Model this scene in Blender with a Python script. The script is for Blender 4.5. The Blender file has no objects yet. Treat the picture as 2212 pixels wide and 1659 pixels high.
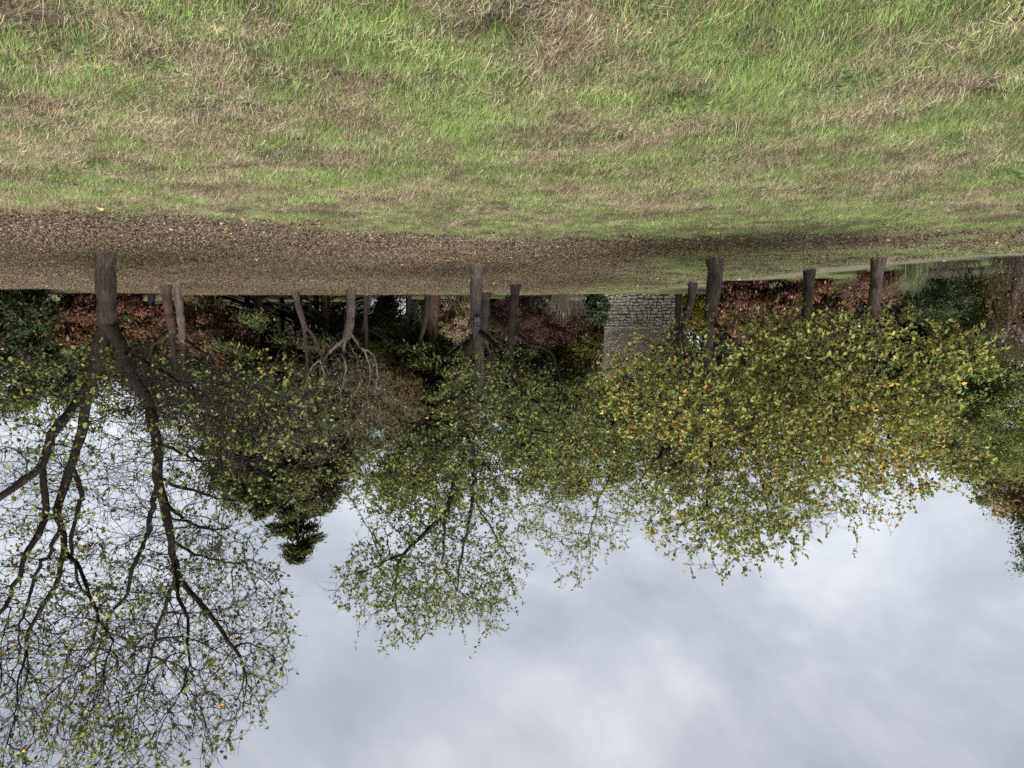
import bpy, math, random
import numpy as np
from mathutils import Matrix, Vector, noise as mnoise

# ------------------------------------------------------------------ camera, sky, sun, exposure
SC = bpy.context.scene
COL = SC.collection
W2, H2, F2 = 2212.0, 1659.0, 1663.0            # pixel frame used for measuring the photograph
CAMH = 1.6
PITCH = math.atan((H2 / 2 - 703.0) / F2)       # horizon lies on row 703
cp, sp = math.cos(PITCH), math.sin(PITCH)
FWD = np.array([0, cp, sp]); UPV = np.array([0, -sp, cp]); RGT = np.array([1.0, 0, 0])
cam_d = bpy.data.cameras.new('camera'); cam = bpy.data.objects.new('camera', cam_d); COL.objects.link(cam)
cam_d.sensor_width = 36; cam_d.lens = 36 * F2 / W2; cam_d.clip_end = 5000; cam_d.clip_start = 0.05
cam.matrix_world = Matrix(((-1, 0, 0, 0), (0, sp, -cp, 0), (0, -cp, -sp, CAMH), (0, 0, 0, 1)))  # the photo was taken upside down
SC.camera = cam

SUN_EL, SUN_AZ = math.radians(52), math.radians(200)   # azimuth from +Y towards +X; light comes from behind the viewer
EXPOSURE = 2.75
world = bpy.data.worlds.new('World'); SC.world = world; world.use_nodes = True
wt = world.node_tree; wt.nodes.clear()
def N(tree, typ, **kw):
    n = tree.nodes.new(typ)
    for k, v in kw.items():
        if k == 'inp':
            for i, val in v.items(): n.inputs[i].default_value = val
        else: setattr(n, k, v)
    return n
wo = N(wt, 'ShaderNodeOutputWorld'); bg = N(wt, 'ShaderNodeBackground'); bg.inputs[1].default_value = 0.1
sky = N(wt, 'ShaderNodeTexSky', sky_type='NISHITA', sun_disc=False)
sky.sun_elevation = SUN_EL; sky.sun_rotation = SUN_AZ
tc = N(wt, 'ShaderNodeTexCoord'); sep = N(wt, 'ShaderNodeSeparateXYZ'); wt.links.new(tc.outputs['Generated'], sep.inputs[0])
zc = N(wt, 'ShaderNodeMath', operation='ABSOLUTE'); wt.links.new(sep.outputs[2], zc.inputs[0])
za = N(wt, 'ShaderNodeMath', operation='ADD'); za.inputs[1].default_value = 0.5; wt.links.new(zc.outputs[0], za.inputs[0])
dx = N(wt, 'ShaderNodeMath', operation='DIVIDE'); dy = N(wt, 'ShaderNodeMath', operation='DIVIDE')
wt.links.new(sep.outputs[0], dx.inputs[0]); wt.links.new(za.outputs[0], dx.inputs[1])
wt.links.new(sep.outputs[1], dy.inputs[0]); wt.links.new(za.outputs[0], dy.inputs[1])
cmb = N(wt, 'ShaderNodeCombineXYZ'); wt.links.new(dx.outputs[0], cmb.inputs[0]); wt.links.new(dy.outputs[0], cmb.inputs[1])
n1 = N(wt, 'ShaderNodeTexNoise', inp={'Scale': 2.1, 'Detail': 7.0, 'Roughness': 0.55, 'Distortion': 0.25}); wt.links.new(cmb.outputs[0], n1.inputs['Vector'])
cr = N(wt, 'ShaderNodeValToRGB'); wt.links.new(n1.outputs[0], cr.inputs[0])
els = cr.color_ramp.elements
els[0].position = 0.39; els[0].color = (0.43, 0.446, 0.48, 1)
els[1].position = 0.64; els[1].color = (0.80, 0.815, 0.838, 1)
e = els.new(0.5); e.color = (0.565, 0.58, 0.612, 1)
gain = N(wt, 'ShaderNodeVectorMath', operation='SCALE'); gain.inputs['Scale'].default_value = 1.5
wt.links.new(cr.outputs[0], gain.inputs[0])
mx = N(wt, 'ShaderNodeMixRGB'); mx.inputs[0].default_value = 0.96
wt.links.new(sky.outputs[0], mx.inputs[1]); wt.links.new(gain.outputs[0], mx.inputs[2])
wt.links.new(mx.outputs[0], bg.inputs[0]); wt.links.new(bg.outputs[0], wo.inputs[0])

sun_d = bpy.data.lights.new('sun', 'SUN'); sun_d.energy = 1.5; sun_d.angle = math.radians(50); sun_d.color = (1.0, 0.96, 0.9)
sun = bpy.data.objects.new('sun', sun_d); COL.objects.link(sun)
sdir = Vector((math.sin(SUN_AZ) * math.cos(SUN_EL), math.cos(SUN_AZ) * math.cos(SUN_EL), math.sin(SUN_EL)))
sun.rotation_euler = sdir.to_track_quat('Z', 'Y').to_euler(); sun.location = (0, -10, 30)
vs = SC.view_settings; vs.view_transform = 'Standard'; vs.look = 'None'; vs.gamma = 1; vs.exposure = EXPOSURE; vs.use_curve_mapping = False
cy = SC.cycles; cy.use_denoising = False; cy.max_bounces = 4; cy.diffuse_bounces = 2; cy.glossy_bounces = 1; cy.transmission_bounces = 4; cy.transparent_max_bounces = 4

# ------------------------------------------------------------------ measuring
def at(x, y, Y):
    d = FWD + (1106.0 - x) / F2 * RGT + (y - H2 / 2) / F2 * UPV
    return np.array([0, 0, CAMH]) + d * (Y / d[1])
def gY(y):                      # distance of flat ground seen on row y
    return CAMH / ((703.0 - y) / F2)
rng = np.random.default_rng(11); random.seed(5)
def vnoise(x, y, s, seed=0.0):
    return mnoise.noise(Vector((x * s + seed, y * s - seed * 0.7, seed * 1.3)))
LX = [-14, -8.3, -6.4, -3.35, 0, 4.3, 7.1, 14]
LY = [11.0, 12.5, 13.4, 14.15, 14.3, 11.9, 10.7, 9.6]
def lawn_edge(X): return float(np.interp(X, LX, LY))
EX = [-60, -16, -12, -10.3, -9.5, -6.8, -2, 60]
EY = [10, 14, 18, 21.6, 25, 31, 37.5, 38.5]
def crest_y(X): return float(np.interp(X, EX, EY))
def ground_z(X, Y):
    near = max(0.0, min(1.0, (15.0 - Y) / 5.0)) if Y > 0 else 1
    z = near * (0.05 * vnoise(X, Y, 0.9, 3) + 0.06 * vnoise(X, Y, 0.35, 9))
    if Y > 39.5: z -= 0.45 * min(1, (Y - 39.5) / 6)
    return z

# ------------------------------------------------------------------ materials
def mat(name):
    m = bpy.data.materials.new(name); m.use_nodes = True; t = m.node_tree; t.nodes.clear()
    o = N(t, 'ShaderNodeOutputMaterial'); return m, t, o
def noise_col(t, c1, c2, scale, lo=0.35, hi=0.65, detail=5, coord='Object'):
    if coord == 'World':
        g = N(t, 'ShaderNodeNewGeometry'); src = g.outputs['Position']
    else:
        g = N(t, 'ShaderNodeTexCoord'); src = g.outputs[coord]
    n = N(t, 'ShaderNodeTexNoise', inp={'Scale': scale, 'Detail': float(detail), 'Roughness': 0.6}); t.links.new(src, n.inputs['Vector'])
    r = N(t, 'ShaderNodeValToRGB'); t.links.new(n.outputs[0], r.inputs[0])
    r.color_ramp.elements[0].position = lo; r.color_ramp.elements[0].color = (*c1, 1)
    r.color_ramp.elements[1].position = hi; r.color_ramp.elements[1].color = (*c2, 1)
    return r, n, src
def m_simple(name, c1, c2, scale=8, rough=0.8, bump=0.0, coord='Object', lo=0.35, hi=0.65, spec=0.3, metal=0.0):
    m, t, o = mat(name)
    r, n, src = noise_col(t, c1, c2, scale, lo, hi, coord=coord)
    p = N(t, 'ShaderNodeBsdfPrincipled'); p.inputs['Roughness'].default_value = rough; p.inputs['Specular IOR Level'].default_value = spec
    p.inputs['Metallic'].default_value = metal
    t.links.new(r.outputs[0], p.inputs['Base Color'])
    if bump:
        b = N(t, 'ShaderNodeBump'); b.inputs['Strength'].default_value = bump; b.inputs['Distance'].default_value = 0.02
        t.links.new(n.outputs[0], b.inputs['Height']); t.links.new(b.outputs[0], p.inputs['Normal'])
    t.links.new(p.outputs[0], o.inputs[0]); return m
def m_bark(name, c1, c2, lichen=(0.33, 0.34, 0.30), lich=0.62, moss=None):
    m, t, o = mat(name)
    g = N(t, 'ShaderNodeNewGeometry')
    mp = N(t, 'ShaderNodeMapping'); mp.inputs['Scale'].default_value = (26, 26, 3.5); t.links.new(g.outputs['Position'], mp.inputs[0])
    n = N(t, 'ShaderNodeTexNoise', inp={'Scale': 1.0, 'Detail': 6.0, 'Roughness': 0.7}); t.links.new(mp.outputs[0], n.inputs['Vector'])
    r = N(t, 'ShaderNodeValToRGB'); t.links.new(n.outputs[0], r.inputs[0])
    r.color_ramp.elements[0].position = 0.36; r.color_ramp.elements[0].color = (*c1, 1)
    r.color_ramp.elements[1].position = 0.68; r.color_ramp.elements[1].color = (*c2, 1)
    n2 = N(t, 'ShaderNodeTexNoise', inp={'Scale': 11.0, 'Detail': 7.0, 'Roughness': 0.75}); t.links.new(g.outputs['Position'], n2.inputs['Vector'])
    r2 = N(t, 'ShaderNodeValToRGB'); t.links.new(n2.outputs[0], r2.inputs[0])
    r2.color_ramp.elements[0].position = lich - 0.02; r2.color_ramp.elements[1].position = lich + 0.06
    mxx = N(t, 'ShaderNodeMixRGB'); mxx.inputs[2].default_value = (*lichen, 1)
    t.links.new(r2.outputs[0], mxx.inputs[0]); t.links.new(r.outputs[0], mxx.inputs[1])
    p = N(t, 'ShaderNodeBsdfPrincipled'); p.inputs['Roughness'].default_value = 0.9; p.inputs['Specular IOR Level'].default_value = 0.15
    t.links.new(mxx.outputs[0], p.inputs['Base Color'])
    b = N(t, 'ShaderNodeBump'); b.inputs['Strength'].default_value = 0.9; b.inputs['Distance'].default_value = 0.03
    t.links.new(n.outputs[0], b.inputs['Height']); t.links.new(b.outputs[0], p.inputs['Normal'])
    t.links.new(p.outputs[0], o.inputs[0]); return m
def m_leaf(name, trans=0.35, rough=0.55, spec=0.2):
    m, t, o = mat(name)
    a = N(t, 'ShaderNodeVertexColor', layer_name='Col')
    g = N(t, 'ShaderNodeNewGeometry')
    n = N(t, 'ShaderNodeTexNoise', inp={'Scale': 22.0, 'Detail': 3.0}); t.links.new(g.outputs['Position'], n.inputs['Vector'])
    mr = N(t, 'ShaderNodeMapRange', inp={1: 0.3, 2: 0.7, 3: 0.78, 4: 1.2}); t.links.new(n.outputs[0], mr.inputs[0])
    vm = N(t, 'ShaderNodeVectorMath', operation='SCALE'); t.links.new(a.outputs[0], vm.inputs[0]); t.links.new(mr.outputs[0], vm.inputs['Scale'])
    p = N(t, 'ShaderNodeBsdfPrincipled'); p.inputs['Roughness'].default_value = rough; p.inputs['Specular IOR Level'].default_value = spec
    t.links.new(vm.outputs[0], p.inputs['Base Color'])
    tr = N(t, 'ShaderNodeBsdfTranslucent'); t.links.new(vm.outputs[0], tr.inputs[0])
    ms = N(t, 'ShaderNodeMixShader'); ms.inputs[0].default_value = trans
    t.links.new(p.outputs[0], ms.inputs[1]); t.links.new(tr.outputs[0], ms.inputs[2]); t.links.new(ms.outputs[0], o.inputs[0])
    return m
def m_grass(name, warm):        # blade colour x per-tuft variation x wide patches fixed in the ground
    m, t, o = mat(name)
    a = N(t, 'ShaderNodeVertexColor', layer_name='Col')
    g = N(t, 'ShaderNodeNewGeometry')
    n = N(t, 'ShaderNodeTexNoise', inp={'Scale': 1.3, 'Detail': 4.0}); t.links.new(g.outputs['Position'], n.inputs['Vector'])
    r = N(t, 'ShaderNodeValToRGB'); t.links.new(n.outputs[0], r.inputs[0])
    r.color_ramp.elements[0].position = 0.35; r.color_ramp.elements[0].color = (*warm[0], 1)
    r.color_ramp.elements[1].position = 0.65; r.color_ramp.elements[1].color = (*warm[1], 1)
    oi = N(t, 'ShaderNodeObjectInfo')
    mr = N(t, 'ShaderNodeMapRange', inp={1: 0.0, 2: 1.0, 3: 0.72, 4: 1.28}); t.links.new(oi.outputs['Random'], mr.inputs[0])
    mul = N(t, 'ShaderNodeVectorMath', operation='MULTIPLY'); t.links.new(a.outputs[0], mul.inputs[0]); t.links.new(r.outputs[0], mul.inputs[1])
    vm = N(t, 'ShaderNodeVectorMath', operation='SCALE'); t.links.new(mul.outputs[0], vm.inputs[0]); t.links.new(mr.outputs[0], vm.inputs['Scale'])
    p = N(t, 'ShaderNodeBsdfPrincipled'); p.inputs['Roughness'].default_value = 0.6; p.inputs['Specular IOR Level'].default_value = 0.25
    t.links.new(vm.outputs[0], p.inputs['Base Color'])
    tr = N(t, 'ShaderNodeBsdfTranslucent'); t.links.new(vm.outputs[0], tr.inputs[0])
    ms = N(t, 'ShaderNodeMixShader'); ms.inputs[0].default_value = 0.3
    t.links.new(p.outputs[0], ms.inputs[1]); t.links.new(tr.outputs[0], ms.inputs[2]); t.links.new(ms.outputs[0], o.inputs[0])
    return m
M = {}
M['bark'] = m_bark('bark', (0.02, 0.016, 0.014), (0.095, 0.075, 0.064), lich=0.7, lichen=(0.2, 0.2, 0.17))
M['bark_grey'] = m_bark('bark_grey', (0.04, 0.034, 0.03), (0.145, 0.122, 0.108), lich=0.66, lichen=(0.22, 0.22, 0.19))
M['bark_lichen'] = m_bark('bark_lichen', (0.035, 0.029, 0.025), (0.115, 0.095, 0.083), lichen=(0.15, 0.15, 0.138), lich=0.54)
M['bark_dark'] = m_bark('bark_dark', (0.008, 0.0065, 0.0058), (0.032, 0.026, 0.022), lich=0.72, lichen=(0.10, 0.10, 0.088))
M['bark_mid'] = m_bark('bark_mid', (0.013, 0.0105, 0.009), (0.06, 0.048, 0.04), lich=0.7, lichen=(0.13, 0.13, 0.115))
M['bark_red'] = m_bark('bark_red', (0.03, 0.02, 0.016), (0.095, 0.062, 0.047), lich=0.75, lichen=(0.2, 0.2, 0.18))
M['twig_grey'] = m_bark('twig_grey', (0.055, 0.046, 0.04), (0.14, 0.12, 0.105), lich=0.72, lichen=(0.2, 0.2, 0.18))
M['leaf'] = m_leaf('leaf'); M['dead_leaf'] = m_leaf('dead_leaf', 0.15, 0.75, 0.15)
M['grass'] = m_grass('grass', ((0.85, 0.8, 0.8), (1.1, 1.12, 1.0)))
M['straw'] = m_grass('straw', ((0.75, 0.68, 0.64), (1.15, 1.15, 1.1)))

# ------------------------------------------------------------------ mesh helpers
def mesh_np(name, verts, quads=None, tris=None, cols=None, smooth=False):
    me = bpy.data.meshes.new(name)
    verts = np.asarray(verts, np.float32).reshape(-1, 3)
    q = np.zeros((0, 4), np.int32) if quads is None else np.asarray(quads, np.int32).reshape(-1, 4)
    t = np.zeros((0, 3), np.int32) if tris is None else np.asarray(tris, np.int32).reshape(-1, 3)
    me.vertices.add(len(verts)); me.vertices.foreach_set('co', verts.ravel())
    loops = np.concatenate([q.ravel(), t.ravel()])
    me.loops.add(len(loops)); me.loops.foreach_set('vertex_index', loops)
    ns = np.concatenate([np.full(len(q), 4, np.int32), np.full(len(t), 3, np.int32)])
    st = np.concatenate([[0], np.cumsum(ns)[:-1]]).astype(np.int32) if len(ns) else np.zeros(0, np.int32)
    me.polygons.add(len(ns)); me.polygons.foreach_set('loop_start', st); me.polygons.foreach_set('loop_total', ns)
    if smooth: me.polygons.foreach_set('use_smooth', np.ones(len(ns), bool))
    if cols is not None:
        ca = me.color_attributes.new('Col', 'FLOAT_COLOR', 'POINT')
        c4 = np.ones((len(verts), 4), np.float32); c4[:, :3] = cols
        ca.data.foreach_set('color', c4.ravel())
    me.update(calc_edges=True); return me
def link(name, me, material=None, parent=None):
    o = bpy.data.objects.new(name, me); COL.objects.link(o)
    if material is not None and me is not None and len(me.materials) == 0: me.materials.append(material)
    if parent is not None: o.parent = parent
    return o
def tag(o, label=None, cat=None, group=None, kind=None):
    if label: o['label'] = label
    if cat: o['category'] = cat
    if group: o['group'] = group
    if kind: o['kind'] = kind
    return o
def empty(name, loc):
    o = bpy.data.objects.new(name, None); COL.objects.link(o); o.location = tuple(float(v) for v in loc); o.empty_display_size = 0.2
    return o
def unit(a):
    return a / np.maximum(np.linalg.norm(a, axis=-1, keepdims=True), 1e-9)
def frames(d):
    ref = np.tile(np.array([0.88, -0.42, 0.21]), (len(d), 1))
    alt = np.abs(np.sum(d * ref, 1)) > 0.95
    ref[alt] = (0, 0.3, 0.95)
    u = unit(np.cross(d, ref)); return u, np.cross(d, u)
def segs(P0, P1, R0, R1, sides, D0=None, D1=None):
    """tapered tubes between point pairs -> verts, quads"""
    n = len(P0)
    if n == 0: return np.zeros((0, 3)), np.zeros((0, 4), np.int32)
    d = unit(P1 - P0); D0 = d if D0 is None else D0; D1 = d if D1 is None else D1
    u0, v0 = frames(D0); u1, v1 = frames(D1)
    a = np.arange(sides) * 2 * math.pi / sides
    c, s = np.cos(a)[None, :, None], np.sin(a)[None, :, None]
    A = P0[:, None] + R0[:, None, None] * (u0[:, None] * c + v0[:, None] * s)
    B = P1[:, None] + R1[:, None, None] * (u1[:, None] * c + v1[:, None] * s)
    V = np.concatenate([A, B], 1).reshape(-1, 3)
    b = (np.arange(n) * 2 * sides)[:, None]; k = np.arange(sides)[None]; k2 = (k + 1) % sides
    Q = np.stack([b + k, b + k2, b + sides + k2, b + sides + k], -1).reshape(-1, 4)
    return V, Q
def leaves_np(P, D, Nn, L, Wd, cols, fold=0.25, curl=0.12):
    """ovate leaves, two quads each, folded on the midrib"""
    n = len(P); D = unit(D); S = unit(np.cross(D, Nn)); Nn = np.cross(S, D)
    L = L[:, None]; Wd = Wd[:, None]
    f = Wd * fold
    b = P
    r1 = P + D * L * 0.36 + S * Wd * 0.5 + Nn * f; l1 = P + D * L * 0.36 - S * Wd * 0.5 + Nn * f
    r2 = P + D * L * 0.72 + S * Wd * 0.36 + Nn * (f * 0.7 - L * curl * 0.4); l2 = P + D * L * 0.72 - S * Wd * 0.36 + Nn * (f * 0.7 - L * curl * 0.4)
    t = P + D * L - Nn * L * curl
    V = np.stack([b, r1, r2, t, l2, l1], 1).reshape(-1, 3)
    k = (np.arange(n) * 6)[:, None]
    Q = np.concatenate([k + np.array([[0, 1, 2, 3]]), k + np.array([[0, 3, 4, 5]])], 0)
    return V, Q, np.repeat(cols, 6, axis=0)
def diamonds_np(P, D, Nn, L, Wd, cols):
    n = len(P); D = unit(D); S = unit(np.cross(D, Nn)); Nn = np.cross(S, D); L = L[:, None]; Wd = Wd[:, None]
    V = np.stack([P, P + D * L * 0.45 + S * Wd * 0.5 + Nn * Wd * .12, P + D * L, P + D * L * 0.45 - S * Wd * 0.5 + Nn * Wd * .12], 1).reshape(-1, 3)
    k = (np.arange(n) * 4)[:, None]
    return V, k + np.array([[0, 1, 2, 3]]), np.repeat(cols, 4, axis=0)
def palette(n, cols, weights, jit=0.22):
    cols = np.array(cols, float); w = np.array(weights, float); w /= w.sum()
    c = cols[rng.choice(len(cols), n, p=w)]
    return np.clip(c * (1 + jit * rng.standard_normal((n, 1))) * (1 + 0.08 * rng.standard_normal((n, 3))), 0.004, 0.9)
def rand_dir(n): return unit(rng.standard_normal((n, 3)))

GREEN = [(0.10, 0.13, 0.037), (0.135, 0.167, 0.048), (0.17, 0.195, 0.057), (0.24, 0.225, 0.05), (0.48, 0.27, 0.05), (0.40, 0.16, 0.05)]

# ------------------------------------------------------------------ tree grown from traced limbs into crown volumes
def resample(pts, step):
    pts = np.array(pts, float)
    if len(pts) > 2:
        Q = [pts[0]]
        ext = np.vstack([2 * pts[0] - pts[1], pts, 2 * pts[-1] - pts[-2]])
        for i in range(1, len(ext) - 2):
            p0, p1, p2, p3 = ext[i - 1:i + 3]
            m = max(1, int(np.linalg.norm(p2 - p1) / step))
            for k in range(1, m + 1):
                t = k / m
                Q.append(0.5 * (2 * p1 + (p2 - p0) * t + (2 * p0 - 5 * p1 + 4 * p2 - p3) * t * t + (3 * p1 - p0 - 3 * p2 + p3) * t ** 3))
        return np.array(Q)
    m = max(1, int(np.linalg.norm(pts[1] - pts[0]) / step))
    return pts[0] + (pts[1] - pts[0]) * np.linspace(0, 1, m + 1)[:, None]

def make_tree(name, label, base_px, Y, limbs, envs, bark='bark', step=0.22, kill=0.42, cols=GREEN, weights=(4, 5, 3, 1.2, 0.5, 0.1),
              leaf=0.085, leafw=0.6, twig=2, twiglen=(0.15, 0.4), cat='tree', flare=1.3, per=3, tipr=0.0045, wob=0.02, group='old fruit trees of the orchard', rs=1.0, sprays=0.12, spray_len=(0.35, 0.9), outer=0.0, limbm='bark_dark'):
    limbs = [(p_, a_ * (rs if i_ > 1 else 1), b_ * (rs if i_ else 1)) for i_, (p_, a_, b_) in enumerate(limbs)]
    base = at(base_px[0], base_px[1], Y); base[2] = ground_z(base[0], base[1])
    P, PA, RM, LI = [], [], [], []
    for li, (pts, r0, r1) in enumerate(limbs):
        q = []
        for p in pts:
            dy_ = p[2] if len(p) > 2 else 0.0
            q.append(at(p[0], p[1], Y + dy_))
        if li == 0: q[0] = base - np.array([0, 0, 0.08])
        q = resample(q, step); n = len(q)
        if wob: q[1:] += (wob if r0 < .1 else .005) * rng.standard_normal((n - 1, 3))
        if li > 0 and n > 2:             # crooked growth: bends at two scales
            off_ = np.array([[mnoise.noise(Vector(v * 1.5 + np.array([j * 9.1 + li, 2, 5]))) + 0.45 * mnoise.noise(Vector(v * 4.0 + np.array([j * 5.3, li, 1]))) for j in range(3)] for v in q])
            q += off_ * (0.065 * np.minimum(1, np.arange(n) / 4.0))[:, None]
        if li == 0:
            start, par = 0, -1
        else:
            d = np.linalg.norm(np.array(P) - q[0], axis=1); par = int(np.argmin(d)); start = 1 if d[par] < max(step, RM[par]) else 0
        for k in range(start, n):
            t = k / max(1, n - 1); r = (r0 + (r1 - r0) * t) * (1 + 0.07 * math.sin(2.3 * k + li) + 0.05 * random.gauss(0, 1) * (li > 0))
            if li == 0 and q[k][2] - base[2] < 0.4: r *= 1 + (flare - 1) * (1 - max(0, q[k][2] - base[2]) / 0.4) ** 2
            P.append(q[k]); PA.append(par); RM.append(r); LI.append(li); par = len(P) - 1
        if r1 > 0.04:                       # rounded end, buried in the fork
            dd = unit(q[-1] - q[-2])
            for a_, b_ in ((0.3, 0.85), (0.55, 0.6), (0.7, 0.2)): P.append(q[-1] + dd * a_ * r1 * 1.6); PA.append(par); RM.append(r1 * b_); LI.append(li); par = len(P) - 1
    nl = len(P)
    zt = base[2] + 1.0
    # attractors
    A = []
    for (x, y, dy_, rx, ry, rd, cnt, lf) in envs:
        c = at(x, y, Y + dy_); sc = (Y + dy_) / F2
        u = rand_dir(cnt) * (rng.random((cnt, 1)) ** 0.38)
        A.append(c + u * np.array([rx * sc, rd, ry * sc]))
    A = np.vstack(A) if A else np.zeros((0, 3)); A = A[A[:, 2] > 0.7]
    P = np.array(P); PA = list(PA); RM = list(RM)
    grow = [P]; cur = P.copy()
    okk = cur[:, 2] > zt
    dm = np.full(len(A), 1e9); im = np.zeros(len(A), int)
    def upd(pts, off, mask=None):
        nonlocal dm, im
        for s in range(0, len(pts), 400):
            D = np.linalg.norm(A[:, None] - pts[None, s:s + 400], axis=2)
            if mask is not None: D[:, ~mask[s:s + 400]] = 1e9
            j = D.argmin(1); d = D[np.arange(len(A)), j]; b = d < dm
            dm[b] = d[b]; im[b] = j[b] + off + s
    upd(cur, 0, okk)
    total = len(cur)
    allP = list(cur); allD = [np.zeros(3)] * len(cur)
    for it in range(90):
        if len(A) == 0 or total > 14000: break
        ids, inv = np.unique(im, return_inverse=True)
        src = np.array([allP[i] for i in ids])
        dirs = unit(A - src[inv]); acc = np.zeros_like(src); np.add.at(acc, inv, dirs)
        acc = unit(unit(acc) + 0.45 * np.array([allD[i] for i in ids]) + 0.24 * rng.standard_normal(acc.shape) * np.array([1, 1, .8]))
        new = src + acc * step
        allP.extend(new); allD.extend(acc); PA.extend(ids.tolist()); RM.extend([0.0] * len(new)); LI.extend([LI[i] for i in ids])
        upd(new, total); total += len(new)
        keep = dm > kill; A = A[keep]; dm = dm[keep]; im = im[keep]
    P = np.array(allP); PA = np.array(PA); RM = np.array(RM); n = len(P)
    nc = np.zeros(n, int); np.add.at(nc, PA[PA >= 0], 1)
    acc = np.where(nc == 0, tipr ** 2.1, 0.0)
    for i in range(n - 1, 0, -1): acc[PA[i]] += max(acc[i], tipr ** 2.1)
    R = np.maximum(acc, tipr ** 2.1) ** (1 / 2.1)
    R[:nl] = np.maximum(RM[:nl], np.minimum(R[:nl], RM[:nl] * 1.15))
    for i in range(nl, n): R[i] = min(R[i], R[PA[i]] * 0.9)
    R = np.maximum(R, tipr)
    e = np.nonzero(PA >= 0)[0]; p = PA[e]
    Dn = np.zeros((n, 3)); Dn[e] = unit(P[e] - P[p]); Dn[0] = (0, 0, 1)
    # continue direction: smooth node direction with the thickest child
    R0 = np.minimum(R[p], R[e] * 1.25); same = np.abs(np.sum(Dn[e] * Dn[p], 1)) > 0.5
    D0 = np.where(same[:, None], Dn[p], Dn[e])
    thick = (R[e] > 0.03) | (e < nl)
    for j_ in range(len(e)):
        if e[j_] >= nl and thick[j_] and p[j_] >= nl and not thick[p[j_] - 1]: thick[j_] = False
    root = empty(name, base); tag(root, label, cat, group)
    def local(V): return V - base
    LIa = np.array(LI)
    for l_ in range(len(limbs)):
        tk = thick & (LIa[e] == l_)
        if not tk.any(): continue
        Vt, Qt = segs(P[p][tk], P[e][tk], R0[tk], R[e][tk], 10 if l_ < 3 else 8, D0[tk], Dn[e][tk])
        nm = 'trunk' if l_ == 0 else 'limb'
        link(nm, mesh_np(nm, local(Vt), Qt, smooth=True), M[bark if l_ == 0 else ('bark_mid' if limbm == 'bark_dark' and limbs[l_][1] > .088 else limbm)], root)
    Vb, Qb = segs(P[p][~thick], P[e][~thick], R0[~thick], R[e][~thick], 3, D0[~thick], Dn[e][~thick])
    # twiglets
    thin = np.nonzero((R < 0.02) & (np.arange(n) >= nl))[0]
    if len(thin) and twig:
        src = np.repeat(thin, twig); dirs = unit(Dn[src] * 0.55 + 0.8 * rand_dir(len(src)) + np.array([0, 0, 0.12]))
        ln = rng.uniform(twiglen[0], twiglen[1], len(src))[:, None]
        a = P[src]; b = a + dirs * ln * 0.55; d2 = unit(dirs + 0.35 * rand_dir(len(src))); c = b + d2 * ln * 0.45
        tr = np.full(len(src), tipr * 0.85)
        V1, Q1 = segs(a, b, tr, tr * 0.8, 3); V2, Q2 = segs(b, c, tr * 0.8, tr * 0.45, 3)
        Q1 = Q1 + len(Vb); Vb = np.vstack([Vb, V1]); Qb = np.vstack([Qb, Q1]); Q2 = Q2 + len(Vb); Vb = np.vstack([Vb, V2]); Qb = np.vstack([Qb, Q2])
    else: a = b = c = np.zeros((0, 3)); dirs = d2 = np.zeros((0, 3))
    SP, SD = [], []
    tips = np.nonzero((nc == 0) & (np.arange(n) >= nl))[0]
    tips = tips[rng.random(len(tips)) < sprays]
    if len(tips):
        m_ = len(tips); ln = rng.uniform(spray_len[0], spray_len[1], (m_, 1)); d_ = unit(Dn[tips] + 0.35 * rand_dir(m_) + np.array([0, 0, 0.45])); q0 = P[tips]
        for k in range(5):
            q1 = q0 + d_ * ln / 5; w_ = np.full(m_, tipr) * (1 - 0.14 * k); V1, Q1 = segs(q0, q1, w_, w_ * 0.86, 3); Qb = np.vstack([Qb, Q1 + len(Vb)]); Vb = np.vstack([Vb, V1])
            for _ in range(3): SP.append(q0 + (q1 - q0) * rng.random((m_, 1))); SD.append(d_ * 0.8)
            q0 = q1; d_ = unit(d_ + 0.22 * rand_dir(m_) + np.array([0, 0, 0.1]))
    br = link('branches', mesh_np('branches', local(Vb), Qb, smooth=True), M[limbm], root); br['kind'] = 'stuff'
    # leaves on twiglets
    if len(a):
        lp, ld = [], []
        for k in range(per):
            t = rng.random((len(a), 1))
            lp.append(np.where(t < 0.5, a + (b - a) * t * 2, b + (c - b) * (t - 0.5) * 2)); ld.append(dirs)
        nspr = sum(len(q) for q in SP)
        lp = np.vstack(lp + SP); ld = np.vstack(ld + SD)
        dens = np.zeros(len(lp)); best = np.full(len(lp), 1e9)
        for (x, y, dy_, rx, ry, rd, cnt, lf) in envs:
            cc = at(x, y, Y + dy_); s_ = (Y + dy_) / F2
            q = np.linalg.norm((lp - cc) / np.array([rx * s_, rd, ry * s_]), axis=1)
            bb = q < best; best[bb] = q[bb]; dens[bb] = lf
        if outer: dens *= np.clip((best ** 2) * 1.9, 1 - outer, 1.35)
        # leaves come in clusters
        cl = np.array([mnoise.noise(Vector(v * 1.3)) + 0.9 * mnoise.noise(Vector(v * 0.55 + np.array([3, 9, 4]))) for v in lp])
        kk = rng.random(len(lp)) < dens * np.clip(0.8 + 2.0 * cl, 0.04, 1.9)
        if nspr: kk[-nspr:] = rng.random(nspr) < np.clip(dens[-nspr:] * 1.6, 0, .85)
        lp, ld, cl = lp[kk], ld[kk], cl[kk]; m = len(lp)
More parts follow.
